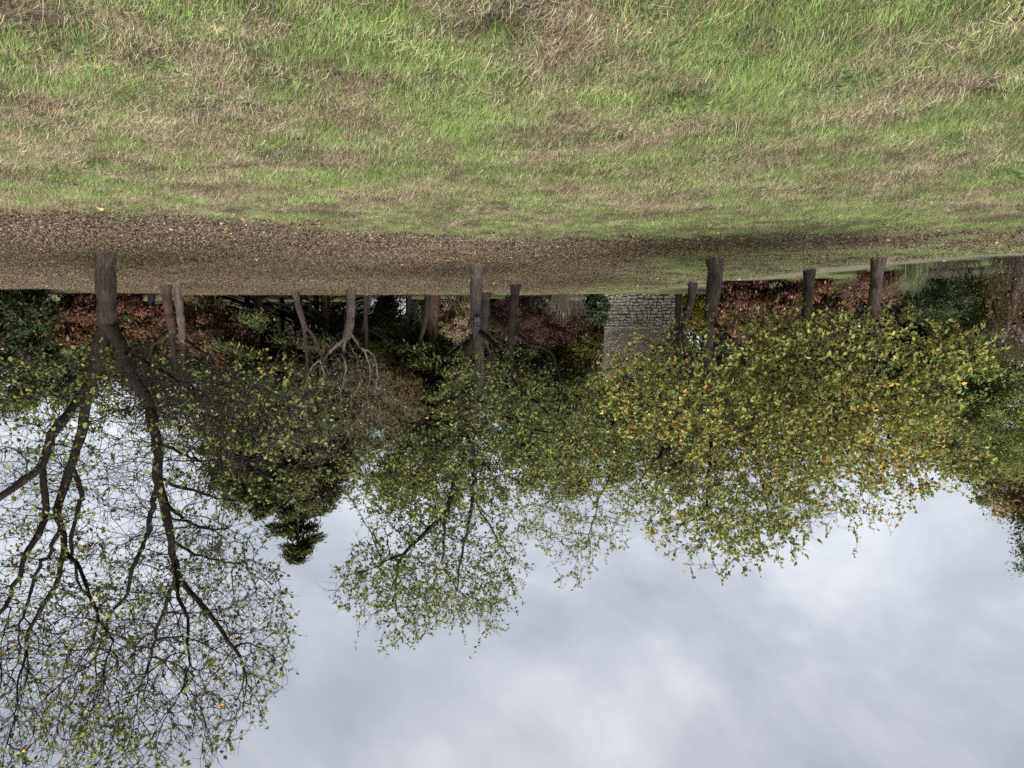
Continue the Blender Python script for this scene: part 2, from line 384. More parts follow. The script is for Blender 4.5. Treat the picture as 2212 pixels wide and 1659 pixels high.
        if m:
            D = unit(ld * 0.5 + 0.75 * rand_dir(m) + np.array([0, 0, -0.25])); Nn = unit(0.9 * rand_dir(m) + np.array([0, -0.25, 0.8]))
            L = leaf * rng.uniform(0.6, 1.2, m)
            c = palette(m, cols, weights); c2_ = palette(m, cols[:3], weights[:3]); tn = np.array([mnoise.noise(Vector(v * 0.55 + np.array([7, 3, 1]))) for v in lp])
            gr = (tn < 0.05 + 0.12 * rng.standard_normal(m)); c[gr] = c2_[gr]
            V, Q, C = leaves_np(lp, D, Nn, L, L * leafw * rng.uniform(0.8, 1.15, m), c)
            cw = link('crown', mesh_np('crown', local(V), Q, cols=C), M['leaf'], root); cw['kind'] = 'stuff'
    return root

# ------------------------------------------------------------------ background trees and shrubs: clumped foliage on limbs
def make_bush(name, label, base, ells, cols, weights, n, leaf, leafw=0.55, bark='bark_dark', clump=0.3, cat='shrub', hang=0.0, shell=0.45,
              trunk=None, group=None, material='leaf', clumps=None, limbs=14, limb_r=0.02, zmin=None, jit=0.25, gaps=0.0):
    """ells: list of (centre xyz, radii xyz, share). Leaves gather in clumps spread through the volume, denser to the outside."""
    base = np.array(base, float); root = empty(name, base); tag(root, label, cat, group)
    if base[1] > 26: n = int(n * 1.55); leaf *= 1.4
    else: n = int(n * 1.4); leaf *= 1.15
    LP, LN, CC = [], [], []
    tot = sum(e_[2] for e_ in ells)
    for (c, r, share) in ells:
        c = np.array(c, float); r = np.array(r, float); k = int(n * share / tot)
        nc = clumps or max(12, int(4.5 * (r[0] * r[1] * r[2]) ** (2 / 3) / clump ** 2))
        nc = min(nc, 900)
        u = rand_dir(nc); rad = np.clip(shell + (1 - shell) * rng.random((nc, 1)) ** 0.6, 0, 1) * (1 + 0.13 * rng.standard_normal((nc, 1)))
        cen = c + u * rad * r; sz = clump * rng.uniform(0.5, 1.35, nc)
        w = sz ** 2; w = w * (rng.random(nc) > gaps); w /= w.sum()
        i = rng.choice(nc, k, p=w)
        off = rng.standard_normal((k, 3)) * np.array([1, 1, 0.75]) * (sz[i] * 0.5)[:, None]
        LP.append(cen[i] + off); LN.append(unit(u[i] + 0.6 * unit(off + 1e-6))); CC.append(cen)
    LP = np.vstack(LP); LN = np.vstack(LN)
    zm = base[2] + 0.02 if zmin is None else zmin
    kk = LP[:, 2] > zm; LP, LN = LP[kk], LN[kk]; m = len(LP)
    D = unit(0.8 * rand_dir(m) + np.array([0, 0, -0.2 - hang]) + 0.3 * LN); Nn = unit(LN + 0.7 * rand_dir(m) + np.array([0, 0, 0.35]))
    L = leaf * rng.uniform(0.6, 1.3, m)
    C = palette(m, cols, weights, jit)
    V, Q, CV = diamonds_np(LP, D, Nn, L, L * leafw, C)
    o = link('crown' if trunk else 'foliage', mesh_np('foliage', V - base, Q, cols=CV), M[material], root); o['kind'] = 'stuff'
    # limbs
    VV, QQ, off = [], [], 0
    cen = np.vstack(CC); pick = cen[rng.choice(len(cen), min(limbs, len(cen)), replace=False)]
    if trunk:
        top, tr0 = np.array(trunk[0], float), trunk[1]
        tp = resample([base - (0, 0, 0.15), (base * 0.6 + top * 0.4) + np.append(0.08 * rng.standard_normal(2), 0), top], 0.4)
        rr = np.linspace(tr0, tr0 * 0.35, len(tp))
        d_ = unit(np.gradient(tp, axis=0))
        V1, Q1 = segs(tp[:-1], tp[1:], rr[:-1], rr[1:], 9, d_[:-1], d_[1:])
        link('trunk', mesh_np('trunk', V1 - base, Q1, smooth=True), M[bark], root)
        starts = tp[rng.integers(len(tp) // 3, len(tp), len(pick))]
    else:
        starts = base + rng.standard_normal((len(pick), 3)) * np.array([0.25, 0.2, 0.0]) + np.array([0, 0, 0.02])
    for s_, t_ in zip(starts, pick):
        mid = (s_ + t_) / 2 + np.array([0, 0, 0.15 * np.linalg.norm(t_ - s_)]) * rng.uniform(-0.5, 1.0) + 0.08 * np.linalg.norm(t_ - s_) * rng.standard_normal(3)
        q = resample([s_, mid, t_], max(0.25, np.linalg.norm(t_ - s_) / 8)); d_ = unit(np.gradient(q, axis=0)); rr = np.linspace(limb_r, limb_r * 0.25, len(q))
        V1, Q1 = segs(q[:-1], q[1:], rr[:-1], rr[1:], 4, d_[:-1], d_[1:]); QQ.append(Q1 + off); VV.append(V1); off += len(V1)
    if VV:
        lb = link('branches' if trunk else 'stems', mesh_np('limbs', np.vstack(VV) - base, np.vstack(QQ), smooth=True), M[bark], root); lb['kind'] = 'stuff'
    return root

def ell(x0, x1, y0, y1, Y, rd, share=1.0):
    """ellipsoid that fills a pixel box at depth Y"""
    c = at((x0 + x1) / 2, (y0 + y1) / 2, Y); s = Y / F2
    return (c, ((x1 - x0) / 2 * s, rd, (y1 - y0) / 2 * s), share)
def on_ground(x, Y):
    p = at(x, 703, Y); return np.array([p[0], p[1], ground_z(p[0], p[1])])

# ------------------------------------------------------------------ ground
def build_ground():
    ys = np.concatenate([np.linspace(-30, 2, 12), np.arange(2.4, 17, 0.14), np.geomspace(17.2, 60, 70), np.geomspace(64, 1500, 20)])
    xs = np.concatenate([-np.geomspace(1500, 13, 22), np.arange(-12.5, 12.6, 0.2), np.geomspace(13, 1500, 22)])
    V = np.array([(x, y, ground_z(x, y)) for y in ys for x in xs])
    nx, ny = len(xs), len(ys)
    i = np.arange(nx - 1)[None] + nx * np.arange(ny - 1)[:, None]; i = i.ravel()
    Q = np.stack([i, i + 1, i + nx + 1, i + nx], 1)
    me = mesh_np('ground', V, Q, smooth=True)
    # zone: red = leaf litter and bare soil under the trees, green = short shaded lawn
    z = np.zeros((len(V), 4), np.float32); z[:, 3] = 1
    for k, (x, y, _) in enumerate(V):
        if y < 60 and abs(x) < 40:
            l = 1 / (1 + math.exp(-(y - lawn_edge(x) + 0.45 * vnoise(x, y, 0.8, 2)) / 0.35))
            g = 0.0
            if x < -2.5: g = min(1, max(0, (y - lawn_edge(x) - 2.0) / 2.0)) * min(1, (-2.5 - x) / 2)
            g = max(g, min(1, max(0, (y - crest_y(x) + 3.5) / 2.0)) if x < 3 else 0)
            g = max(g, 0.55 * max(0, vnoise(x, y, 0.22, 6) * 2.2))
            if y > 42: g = 1
            z[k, 0] = l; z[k, 1] = min(1, max(g, 0.13 * max(0, -x - 2.5))) * l
        elif y >= 60: z[k, 0] = 1; z[k, 1] = 1
    a = me.color_attributes.new('zone', 'FLOAT_COLOR', 'POINT'); a.data.foreach_set('color', z.ravel())
    m, t, o = mat('ground')
    att = N(t, 'ShaderNodeVertexColor', layer_name='zone'); s = N(t, 'ShaderNodeSeparateColor'); t.links.new(att.outputs[0], s.inputs[0])
    soil, n_, src = noise_col(t, (0.03, 0.024, 0.017), (0.10, 0.08, 0.052), 14, 0.35, 0.66, 6, 'World')
    lit, n2_, _ = noise_col(t, (0.05, 0.039, 0.031), (0.145, 0.112, 0.087), 24, 0.38, 0.68, 8, 'World')
    law, n3_, _ = noise_col(t, (0.05, 0.065, 0.024), (0.11, 0.125, 0.05), 9, 0.35, 0.65, 8, 'World')
    m1 = N(t, 'ShaderNodeMixRGB'); t.links.new(s.outputs[0], m1.inputs[0]); t.links.new(soil.outputs[0], m1.inputs[1]); t.links.new(lit.outputs[0], m1.inputs[2])
    m2 = N(t, 'ShaderNodeMixRGB'); t.links.new(s.outputs[1], m2.inputs[0]); t.links.new(m1.outputs[0], m2.inputs[1]); t.links.new(law.outputs[0], m2.inputs[2])
    p = N(t, 'ShaderNodeBsdfPrincipled'); p.inputs['Roughness'].default_value = 0.95; p.inputs['Specular IOR Level'].default_value = 0.1
    t.links.new(m2.outputs[0], p.inputs['Base Color'])
    b = N(t, 'ShaderNodeBump'); b.inputs['Strength'].default_value = 1.0; b.inputs['Distance'].default_value = 0.05
    t.links.new(n2_.outputs[0], b.inputs['Height']); t.links.new(b.outputs[0], p.inputs['Normal']); t.links.new(p.outputs[0], o.inputs[0])
    g = link('ground', me, m); g['kind'] = 'structure'; g['label'] = 'rough orchard ground of soil, thatch and leaf litter'
build_ground()

def build_path():               # pale gravel path that curves away at the foot of the shrubs
    c = [(-16.5, 15.2), (-12.0, 17.2), (-10.4, 19.0), (-9.4, 21.5), (-8.8, 25.0), (-8.0, 29), (-7.0, 33), (-6.2, 36)]
    q = resample([(x, y, 0) for x, y in c], 0.3); d = unit(np.gradient(q, axis=0)); nrm = np.stack([-d[:, 1], d[:, 0], 0 * d[:, 0]], 1)
    rows = []
    for j, k in enumerate(np.linspace(-1, 1, 7)):
        wv = 0.62 + 0.3 * np.array([vnoise(a[0], a[1], 0.9, 4 if k < 0 else 8) for a in q])
        pt = q + nrm * (k * wv)[:, None]; pt[:, 2] = [ground_z(a, b_) + 0.008 for a, b_ in pt[:, :2]]; rows.append(pt)
    V = np.stack(rows, 1).reshape(-1, 3); n = len(q)
    i = (np.arange(n - 1)[:, None] * 7 + np.arange(6)[None]).ravel(); Q = np.stack([i, i + 7, i + 8, i + 1], 1)
    o = link('path', mesh_np('path', V, Q, smooth=True), m_simple('gravel', (0.065, 0.07, 0.042), (0.15, 0.14, 0.105), 16, 0.95, 0.6, 'Object', 0.4, 0.7, 0.1)); o['kind'] = 'structure'
    o['label'] = 'pale gravel path curving along the shrubs'
build_path()

# ------------------------------------------------------------------ grass, straw and leaf litter (instanced tufts)
def blades(n, lmin, lmax, spread, width, lean, col, w, seg=3, flat=0.0, jit=0.2, zoff=0.0):
    base = rng.standard_normal((n, 3)) * spread; base[:, 2] = zoff * rng.random(n)
    ang = rng.random(n) * 2 * math.pi; L = rng.uniform(lmin, lmax, n)
    out = np.stack([np.cos(ang), np.sin(ang), 0 * ang], 1)
    le = np.abs(rng.normal(lean, lean * 0.5, n))
    V, C = [], palette(n, col, w, jit)
    side = np.stack([-np.sin(ang + 0.6), np.cos(ang + 0.6), 0 * ang], 1)
    for k in range(seg + 1):
        t = k / seg
        up = (1 - flat) * (t - 0.35 * le * t * t) + flat * 0.12 * math.sin(t * 3)
        ho = le * t ** 1.6 * (1 - flat) + flat * t
        c = base + out * (L * ho)[:, None] + np.array([0, 0, 1]) * (L * up)[:, None] + side * (0.05 * L * math.sin(3 * t))[:, None]
        wd = width * (1 - 0.85 * t ** 1.5) * 0.5
        V.append(c - side * wd); V.append(c + side * wd)
    V = np.stack(V, 1).reshape(-1, 3); m = 2 * (seg + 1)
    b = (np.arange(n) * m)[:, None]
    Q = np.concatenate([b + np.array([[2 * k, 2 * k + 1, 2 * k + 3, 2 * k + 2]]) for k in range(seg)], 0)
    return V, Q, np.repeat(C, m, axis=0)
def join(parts):
    V, Q, C, o = [], [], [], 0
    for v, q, c in parts: V.append(v); Q.append(q + o); C.append(c); o += len(v)
    return np.vstack(V), np.vstack(Q), np.vstack(C)
G_FRESH = [(0.14, 0.215, 0.06), (0.195, 0.28, 0.082), (0.255, 0.335, 0.12), (0.05, 0.08, 0.026), (0.36, 0.32, 0.21)]
STRAW = [(0.36, 0.315, 0.21), (0.255, 0.215, 0.14), (0.115, 0.092, 0.06), (0.49, 0.44, 0.32), (0.04, 0.031, 0.023)]
LITTER = [(0.155, 0.112, 0.08), (0.122, 0.089, 0.065), (0.195, 0.143, 0.1), (0.068, 0.052, 0.04), (0.27, 0.205, 0.142), (0.36, 0.28, 0.18)]
SRC = bpy.data.collections.new('tuft_sources')
def source(coll, idx, V, Q, C, material):
    me = mesh_np('tuft', V, Q, cols=C); me.materials.append(material); o = bpy.data.objects.new('%s_%02d' % (coll.name, idx), me); coll.objects.link(o)
def scatter_group(name, coll):
    ng = bpy.data.node_groups.new(name, 'GeometryNodeTree')
    ng.interface.new_socket('Geometry', in_out='INPUT', socket_type='NodeSocketGeometry'); ng.interface.new_socket('Geometry', in_out='OUTPUT', socket_type='NodeSocketGeometry')
    gi, go = N(ng, 'NodeGroupInput'), N(ng, 'NodeGroupOutput')
    ci = N(ng, 'GeometryNodeCollectionInfo'); ci.inputs[0].default_value = coll; ci.inputs['Separate Children'].default_value = True; ci.inputs['Reset Children'].default_value = True
    ip = N(ng, 'GeometryNodeInstanceOnPoints'); ip.inputs['Pick Instance'].default_value = True
    def attr(nm, ty):
        a = N(ng, 'GeometryNodeInputNamedAttribute', data_type=ty); a.inputs[0].default_value = nm; return a.outputs[0]
    mp = N(ng, 'GeometryNodeMeshToPoints'); ng.links.new(gi.outputs[0], mp.inputs[0])
    ng.links.new(mp.outputs[0], ip.inputs['Points']); ng.links.new(ci.outputs[0], ip.inputs['Instance'])
    ng.links.new(attr('idx', 'INT'), ip.inputs['Instance Index'])
    er = N(ng, 'FunctionNodeEulerToRotation'); ng.links.new(attr('rot', 'FLOAT_VECTOR'), er.inputs[0]); ng.links.new(er.outputs[0], ip.inputs['Rotation'])
    ng.links.new(attr('scl', 'FLOAT_VECTOR'), ip.inputs['Scale']); ng.links.new(ip.outputs[0], go.inputs[0]); return ng
def scatter(name, label, coll, P, idx, rot, scl, cat):
    me = bpy.data.meshes.new(name); me.vertices.add(len(P)); me.vertices.foreach_set('co', np.asarray(P, np.float32).ravel())
    a = me.attributes.new('idx', 'INT', 'POINT'); a.data.foreach_set('value', np.asarray(idx, np.int32))
    a = me.attributes.new('rot', 'FLOAT_VECTOR', 'POINT'); a.data.foreach_set('vector', np.asarray(rot, np.float32).ravel())
    a = me.attributes.new('scl', 'FLOAT_VECTOR', 'POINT'); a.data.foreach_set('vector', np.asarray(scl, np.float32).ravel())
    o = bpy.data.objects.new(name, me); COL.objects.link(o); md = o.modifiers.new('scatter', 'NODES'); md.node_group = scatter_group(name, coll)
    tag(o, label, cat, kind='stuff'); return o

cg = bpy.data.collections.new('green_tuft'); cs = bpy.data.collections.new('straw_tuft'); cl_ = bpy.data.collections.new('litter_patch')
for k in range(5):              # 0-4 lush green tufts
    source(cg, k, *join([blades(95, 0.04, 0.12, 0.075, 0.0036, 0.6, G_FRESH, (4, 5, 3, 2, .6)), blades(14, 0.05, 0.12, 0.09, 0.003, 1.0, STRAW, (2, 1, 1, 2, 0))]), M['grass'])
for k in range(5, 9):           # 5-8 short dense lawn
    source(cg, k, *join([blades(130, 0.02, 0.06, 0.11, 0.0036, 0.5, G_FRESH, (4, 4, 2, 3, 1.2)), blades(22, 0.03, 0.08, 0.12, 0.003, 0.8, STRAW, (2, 2, 1, 2, 1))]), M['grass'])
for k in range(4):              # 0-3 cut stubble clumps
    source(cs, k, *join([blades(70, 0.025, 0.085, 0.05, 0.004, 0.35, STRAW, (4, 4, 3, 2, 2), 2), blades(24, 0.04, 0.11, 0.08, 0.0026, 1.2, STRAW, (4, 3, 1, 3, 1))]), M['straw'])
for k in range(4, 8):           # 4-7 matted thatch lying on the ground
    source(cs, k, *join([blades(110, 0.03, 0.11, 0.09, 0.003, 0.5, STRAW, (4, 4, 3, 2, 2), 2, 0.8, 0.25, 0.035), blades(34, 0.025, 0.075, 0.1, 0.0036, 0.6, G_FRESH, (2, 3, 2, 3, 0))]), M['straw'])
for k in range(8, 10):          # 8-9 long bleached stems
    source(cs, k, *blades(8, 0.12, 0.28, 0.06, 0.003, 0.7, STRAW, (4, 1, 0.3, 5, 0)), M['straw'])
for k in range(5):
    n = 170
    P_ = rng.standard_normal((n, 3)) * np.array([0.16, 0.16, 0]); P_[:, 2] = 0.005 + 0.03 * rng.random(n)
    L = rng.uniform(0.014, 0.042, n)
    V, Q, C = leaves_np(P_, unit(rand_dir(n) * np.array([1, 1, 0.45])), unit(rand_dir(n) * 0.5 + np.array([0, 0, 1])), L, L * 0.6, palette(n, LITTER, (5, 5, 4, 4, 1.0, 0.18)), 0.3, 0.3)
    source(cl_, k, *join([(V, Q, C), blades(26, 0.05, 0.16, 0.15, 0.004, 0.5, LITTER, (3, 3, 2, 2, 1, 0.3), 2, 0.85, 0.2, 0.03), blades(16, 0.03, 0.08, 0.16, 0.005, 0.5, G_FRESH, (3, 2, 1, 3, 1), 2)]), M['dead_leaf'])

def spread(dens, y0, y1, margin=1.25):
    n = int(dens * 0.665 * margin * (y1 ** 2 - y0 ** 2))
    y = np.sqrt(rng.uniform(y0 ** 2, y1 ** 2, n)); x = rng.uniform(-1, 1, n) * 0.665 * margin * y
    return x, y
def lay(x, y, sink=0.008):
    return np.array([(a, b, ground_z(a, b) - sink) for a, b in zip(x, y)])
def rots(n, tilt=0.15): return np.stack([tilt * rng.standard_normal(n), tilt * rng.standard_normal(n), rng.random(n) * 6.283], 1)
def green_field(a, b):          # >0: fresh grass, <0: dry stubble and thatch
    v = 0.85 * vnoise(a, b * 0.8, 0.9, 21) + 0.9 * vnoise(a, b, 2.1, 5) + 0.9 * vnoise(a, b, 5.0, 13)
    return v - 0.02 - 0.04 * a + (0.35 if b > 11 else 0)
PATHC = np.array([(-16.5, 15.2), (-12.0, 17.2), (-10.4, 19.0), (-9.4, 21.5), (-8.8, 25.0), (-8.0, 29), (-7.0, 33), (-6.2, 36)])
def path_x(b): return float(np.interp(b, PATHC[:, 1], PATHC[:, 0]))
def on_path(a, b): return b > 15.2 and b < 34 and abs(a - path_x(b)) < 0.95
gx, gy, gi, gs = [], [], [], []; sx, sy, si, ss = [], [], [], []
for (dens, y0, y1) in ((185, 2.6, 6.5), (145, 6.5, 10.0), (110, 10.0, 15.2)):
    X, Y = spread(dens, y0, y1)
    for a, b in zip(X, Y):
        le = lawn_edge(a) + 0.35 * vnoise(a, b, 1.1, 7)
        if b > le + 0.75 * random.gauss(0, 1): continue
        g = green_field(a, b); r = random.random()
        if vnoise(a, b, 2.6, 31) < -0.2 and random.random() < 0.7: continue
        if g + 0.28 * random.gauss(0, 1) > 0:
            tall = g > 0.25 and b < 9 and r < 0.4
            gx.append(a); gy.append(b); gi.append(random.randrange(5) if tall or r < 0.2 else random.randrange(5, 9)); gs.append(random.uniform(0.7, 1.15) * (0.75 if b > 10 else 1.0))
        else:
            k = random.randrange(4) if r < 0.30 + (0.2 if g < -0.5 else 0) else random.randrange(4, 8)
            if r > 0.95: k = random.randrange(8, 10)
            sx.append(a); sy.append(b); si.append(k); ss.append(random.uniform(0.65, 1.2) * (0.8 if b > 10 else 1.0))
# short shaded lawn beyond the litter, and wisps in the litter
X, Y = spread(14, 15, 40, 1.2)
for a, b in zip(X, Y):
    le = lawn_edge(a)
    if b < le + 0.3 or b > crest_y(a) + 3 or on_path(a, b): continue
    p = 0.16 + 0.11 * max(0, -a - 2.5) + 0.6 * max(0, vnoise(a, b, 0.22, 6) * 1.6)
    if a < -3 and b > le + 2.5: p = 0.75
    if a < 3 and b > crest_y(a) - 3: p = 0.9
    if random.random() < p: gx.append(a); gy.append(b); gi.append(random.randrange(5, 9)); gs.append(random.uniform(0.8, 1.3))
n = len(gx); sc3 = np.array(gs)[:, None] * np.ones((1, 3))
scatter('grass', 'fresh green grass growing in patches over the meadow', cg, lay(gx, gy), gi, rots(n), sc3, 'grass')
n = len(sx); sc3 = np.array(ss)[:, None] * np.ones((1, 3))
scatter('dry_grass', 'dry cut straw stubble and thatch between the green patches', cs, lay(sx, sy), si, rots(n), sc3, 'grass')
X, Y = spread(11, 9.0, 40, 1.2); k = np.array([not on_path(a, b) and b > lawn_edge(a) + 0.7 * vnoise(a, b, 1.1, 7) + 0.4 * random.gauss(0, 1) and b < crest_y(a) + 1.5 and (random.random() < 0.3 if (a < -3 and b > lawn_edge(a) + 3.2) else random.random() < 1.0 + 0.11 * min(0, a + 2.5)) for a, b in zip(X, Y)])
X, Y = X[k], Y[k]; n = len(X)
scatter('leaf_litter', 'brown fallen leaves and wood litter under the trees', cl_, lay(X, Y, 0.002), rng.integers(0, 5, n), rots(n, 0.05), np.ones((n, 3)) * rng.uniform(0.8, 1.5, (n, 1)), 'litter')
TX = [(227, 540), (358, 611), (381, 610), (637, 630), (758, 621), (1030, 570), (1114, 612), (1497, 606), (1545, 556), (1749, 580), (1898, 553)]
fx, fy, fi = [], [], []
for (x_, y_) in TX:
    p_ = at(x_, 703, gY(y_))
    for k in range(34): a_ = random.random() * 6.283; r_ = random.uniform(.2, .5); fx.append(p_[0] + r_ * math.cos(a_)); fy.append(p_[1] + r_ * math.sin(a_)); fi.append(random.choice((4, 5, 6, 0, 8, 9)))
n = len(fx); scatter('foot_grass', 'wisps of dry grass round the feet of the trunks', cs, lay(fx, fy), fi, rots(n), np.ones((n, 3)) * rng.uniform(.8, 1.4, (n, 1)), 'grass')
# single bright fallen leaves
X, Y = spread(0.3, 10.0, 37, 1.1); k = np.array([b > lawn_edge(a) - 0.8 for a, b in zip(X, Y)]); X, Y = X[k], Y[k]; n = len(X)
P_ = lay(X, Y, -0.035); L = rng.uniform(0.07, 0.13, n)
V, Q, C = leaves_np(P_, unit(rand_dir(n) * np.array([1, 1, 0.3])), unit(rand_dir(n) * 0.6 + np.array([0, -0.3, 1])), L, L * 0.62, palette(n, [(0.55, 0.31, 0.05), (0.55, 0.42, 0.2), (0.38, 0.2, 0.1)], (1.2, 2, 3)), 0.2, 0.25)
o = link('fallen_leaves', mesh_np('fallen_leaves', V, Q, cols=C), M['dead_leaf']); tag(o, 'bright yellow and tan fallen leaves lying on the litter', 'leaves', kind='stuff')

# broad-leaved weeds in the meadow
def weed(x, y, r, n, label, cols, L0=0.05):
    Y = gY(y); b = at(x, y, Y); b[2] = ground_z(b[0], b[1]); root = empty('weed', b); tag(root, label, 'weed', 'weeds in the meadow grass')
    u = rand_dir(n) * np.array([1, 1, 0.35]); P_ = u * r * rng.random((n, 1)) ** 0.5; P_[:, 2] = 0.06 + np.abs(P_[:, 2]) + 0.06 * rng.random(n)
    D = unit(u * np.array([1, 1, 0.2]) + 0.4 * rand_dir(n)); L = L0 * rng.uniform(0.6, 1.2, n)
    V, Q, C = leaves_np(P_, D, unit(np.array([0, 0, 1]) + 0.35 * rand_dir(n)), L, L * 0.5, palette(n, cols, [1] * len(cols)))
    o = link('leaves', mesh_np('leaves', V, Q, cols=C), M['leaf'], root); o['kind'] = 'stuff'
    s0 = np.zeros((n, 3)); s0[:, :2] = P_[:, :2] * 0.25
    V, Q = segs(s0, P_, np.full(n, 0.003), np.full(n, 0.002), 3); st = link('stems', mesh_np('stems', V, Q), M['grassstem'], root); st['kind'] = 'stuff'
M['grassstem'] = m_simple('stem', (0.10, 0.15, 0.04), (0.17, 0.22, 0.07), 20)
WL = [(0.11, 0.165, 0.055), (0.15, 0.205, 0.075)]
for x, y, r, n, lab in ((1075, 62, 0.13, 22, 'pale nettle-leaved weed in tall grass beside a bare soil patch'), (1475, 210, 0.22, 46, 'large spreading nettle-leaved weed with several shoots in stubble'),
                        (1865, 150, 0.2, 40, 'bright toothed-leaf weed in the lushest green grass'), (2062, 293, 0.14, 30, 'lone bright weed inside brown dry stubble'),
                        (215, 340, 0.22, 40, 'dark green dock-like weed clump near the dark soil band'), (135, 378, 0.26, 44, 'low feathery weed mat beside the dark soil band'),
                        (160, 85, 0.10, 14, 'small pale weed with few leaves among grey straw'), (360, 120, 0.1, 16, 'small fresh weed beside a tuft of bleached straw'),
                        (2170, 370, 0.2, 34, 'low dark weed patch at the far edge of mown grass')):
    weed(x, y, r, n, lab, WL if 'dark' not in lab else [(0.06, 0.1, 0.03), (0.085, 0.13, 0.04)])

# ------------------------------------------------------------------ orchard trees (limbs traced, then grown)
make_tree('orchard_tree', 'tall tree forking low into two thick limbs, sparse leaves, on dark soil', (227, 540), gY(540), [
    ([(227, 540), (228, 600), (231, 650), (230, 700)], .20, .17),
    ([(230, 690), (213, 745), (207, 790), (192, 830), (166, 866, -.3), (135, 910, -.6), (113, 940, -.8), (92, 1001, -1), (55, 1035, -1.3), (0, 1070, -1.6), (-60, 1120, -2)], .145, .05),
    ([(92, 1001, -1), (95, 1069, -1), (99, 1103, -1), (85, 1155, -1.2), (51, 1220, -1.4), (20, 1291, -1.5), (-20, 1360, -1.7)], .07, .025),
    ([(198, 825, .0), (188, 864, .2), (181, 925, .4), (164, 967, .4), (154, 1008, .3), (137, 1056, .2), (120, 1097, 0), (133, 1138, -.1), (140, 1179, -.3), (127, 1247, -.5), (95, 1300, -.7), (60, 1360, -.9)], .10, .03),
    ([(154, 1008, .3), (178, 1062, .8), (168, 1103, 1), (150, 1172, 1.2), (165, 1240, 1.3), (205, 1320, 1.4)], .06, .02),
    ([(133, 1138, -.1), (100, 1200, .3), (70, 1260, .5), (50, 1330, .6), (40, 1420, .6)], .045, .015),
    ([(140, 1179, -.3), (175, 1240, -1), (200, 1300, -1.5), (240, 1380, -2)], .04, .015),
    ([(230, 695), (258, 745), (272, 786), (300, 836), (320, 880), (330, 920, -.2), (339, 967, -.3), (342, 1035, -.5), (359, 1104, -.7), (369, 1166, -.9), (376, 1217, -1), (400, 1265, -1.2), (438, 1306, -1.4), (480, 1360, -1.6), (520, 1420, -1.8)], .125, .025),
    ([(342, 1035, -.5), (328, 1097, 0), (318, 1155, .4), (291, 1214, .7), (274, 1275, .9), (239, 1330, 1), (215, 1400, 1)], .06, .02),
    ([(376, 1217, -1), (375, 1260, -.6), (360, 1305, -.4), (342, 1345, -.3), (330, 1420, -.2)], .05, .02),
    ([(376, 1217, -1), (390, 1290, -1.6), (400, 1360, -2), (410, 1440, -2.3)], .04, .015),
    ([(359, 1090, -.6), (400, 1120, -1.2), (450, 1140, -1.6), (500, 1140, -2)], .035, .014),
    ([(342, 1030, -.5), (400, 1055, .2), (470, 1075, .6), (540, 1080, 1)], .035, .012),
    ([(369, 1166, -.9), (420, 1195, -.6), (470, 1215, -.3), (530, 1210, 0)], .03, .012),
    ([(340, 960, -.3), (400, 980, -1), (460, 1000, -1.6), (520, 990, -2)], .03, .012),
    ([(275, 770), (300, 775, -.4), (340, 795, -.8), (375, 815, -1.2), (410, 830, -1.5)], .035, .018),
], [(90, 1440, -1, 270, 310, 3.2, 3600, .27), (400, 1380, -1, 235, 260, 3.0, 3000, .27), (330, 1020, -1, 300, 200, 3.0, 1500, .17), (60, 1030, -1, 190, 160, 2.5, 600, .18),
    (230, 830, -2.2, 230, 90, 1.6, 500, .22), (520, 900, -2.5, 220, 130, 1.8, 1000, .3)], kill=.25, step=.18, leaf=.095, leafw=.72, per=3, rs=1.08, cols=GREEN, weights=(4, 5, 4, 2.5, .35, .0), outer=.75, tipr=.006)

make_tree('orchard_tree', 'dark reddish stem with low side limbs beside a paler banded stem', (358, 611), gY(611), [
    ([(358, 611), (361, 650), (368, 690), (371, 715)], .185, .17),
    ([(371, 712), (350, 728, -.3), (330, 745, -.6), (318, 775, -.8), (300, 800, -1)], .09, .03),
    ([(371, 715), (374, 750), (378, 790), (385, 840)], .13, .04), ([(372, 722), (355, 750, .4), (340, 775, .6), (325, 790, .8)], .06, .03)],
    [(390, 880, 0, 150, 110, 2.2, 1500, .10)], bark='bark_red', kill=.3, leaf=.09)
make_tree('orchard_tree', 'grey banded birch-like stem leaning beside a reddish stem', (381, 610), gY(609), [
    ([(381, 610), (387, 660), (392, 700), (396, 735)], .15, .14), ([(396, 732), (420, 748, -.4), (445, 768, -.7), (470, 800, -1)], .06, .03),
    ([(396, 735), (395, 780), (405, 830), (425, 880)], .1, .03), ([(398, 745), (440, 760, .5), (480, 770, .8)], .05, .02)],
    [(470, 870, 0, 150, 110, 2.2, 1600, .12)], bark='bark_grey', kill=.3, leaf=.09)
make_tree('orchard_tree', 'slim leaning tree with a Y fork against dark conifer boughs', (637, 630), gY(629), [
    ([(637, 630), (644, 660), (652, 685), (657, 706)], .16, .13), ([(656, 704), (640, 725, -.3), (620, 740, -.6), (600, 765, -1)], .05, .02),
    ([(657, 706), (660, 740), (664, 790), (660, 840)], .1, .03), ([(657, 700), (680, 730), (692, 760), (712, 810)], .1, .04)],
    [(640, 870, 0, 130, 110, 2.6, 1500, .2)], bark='bark', kill=.32, leaf=.09)
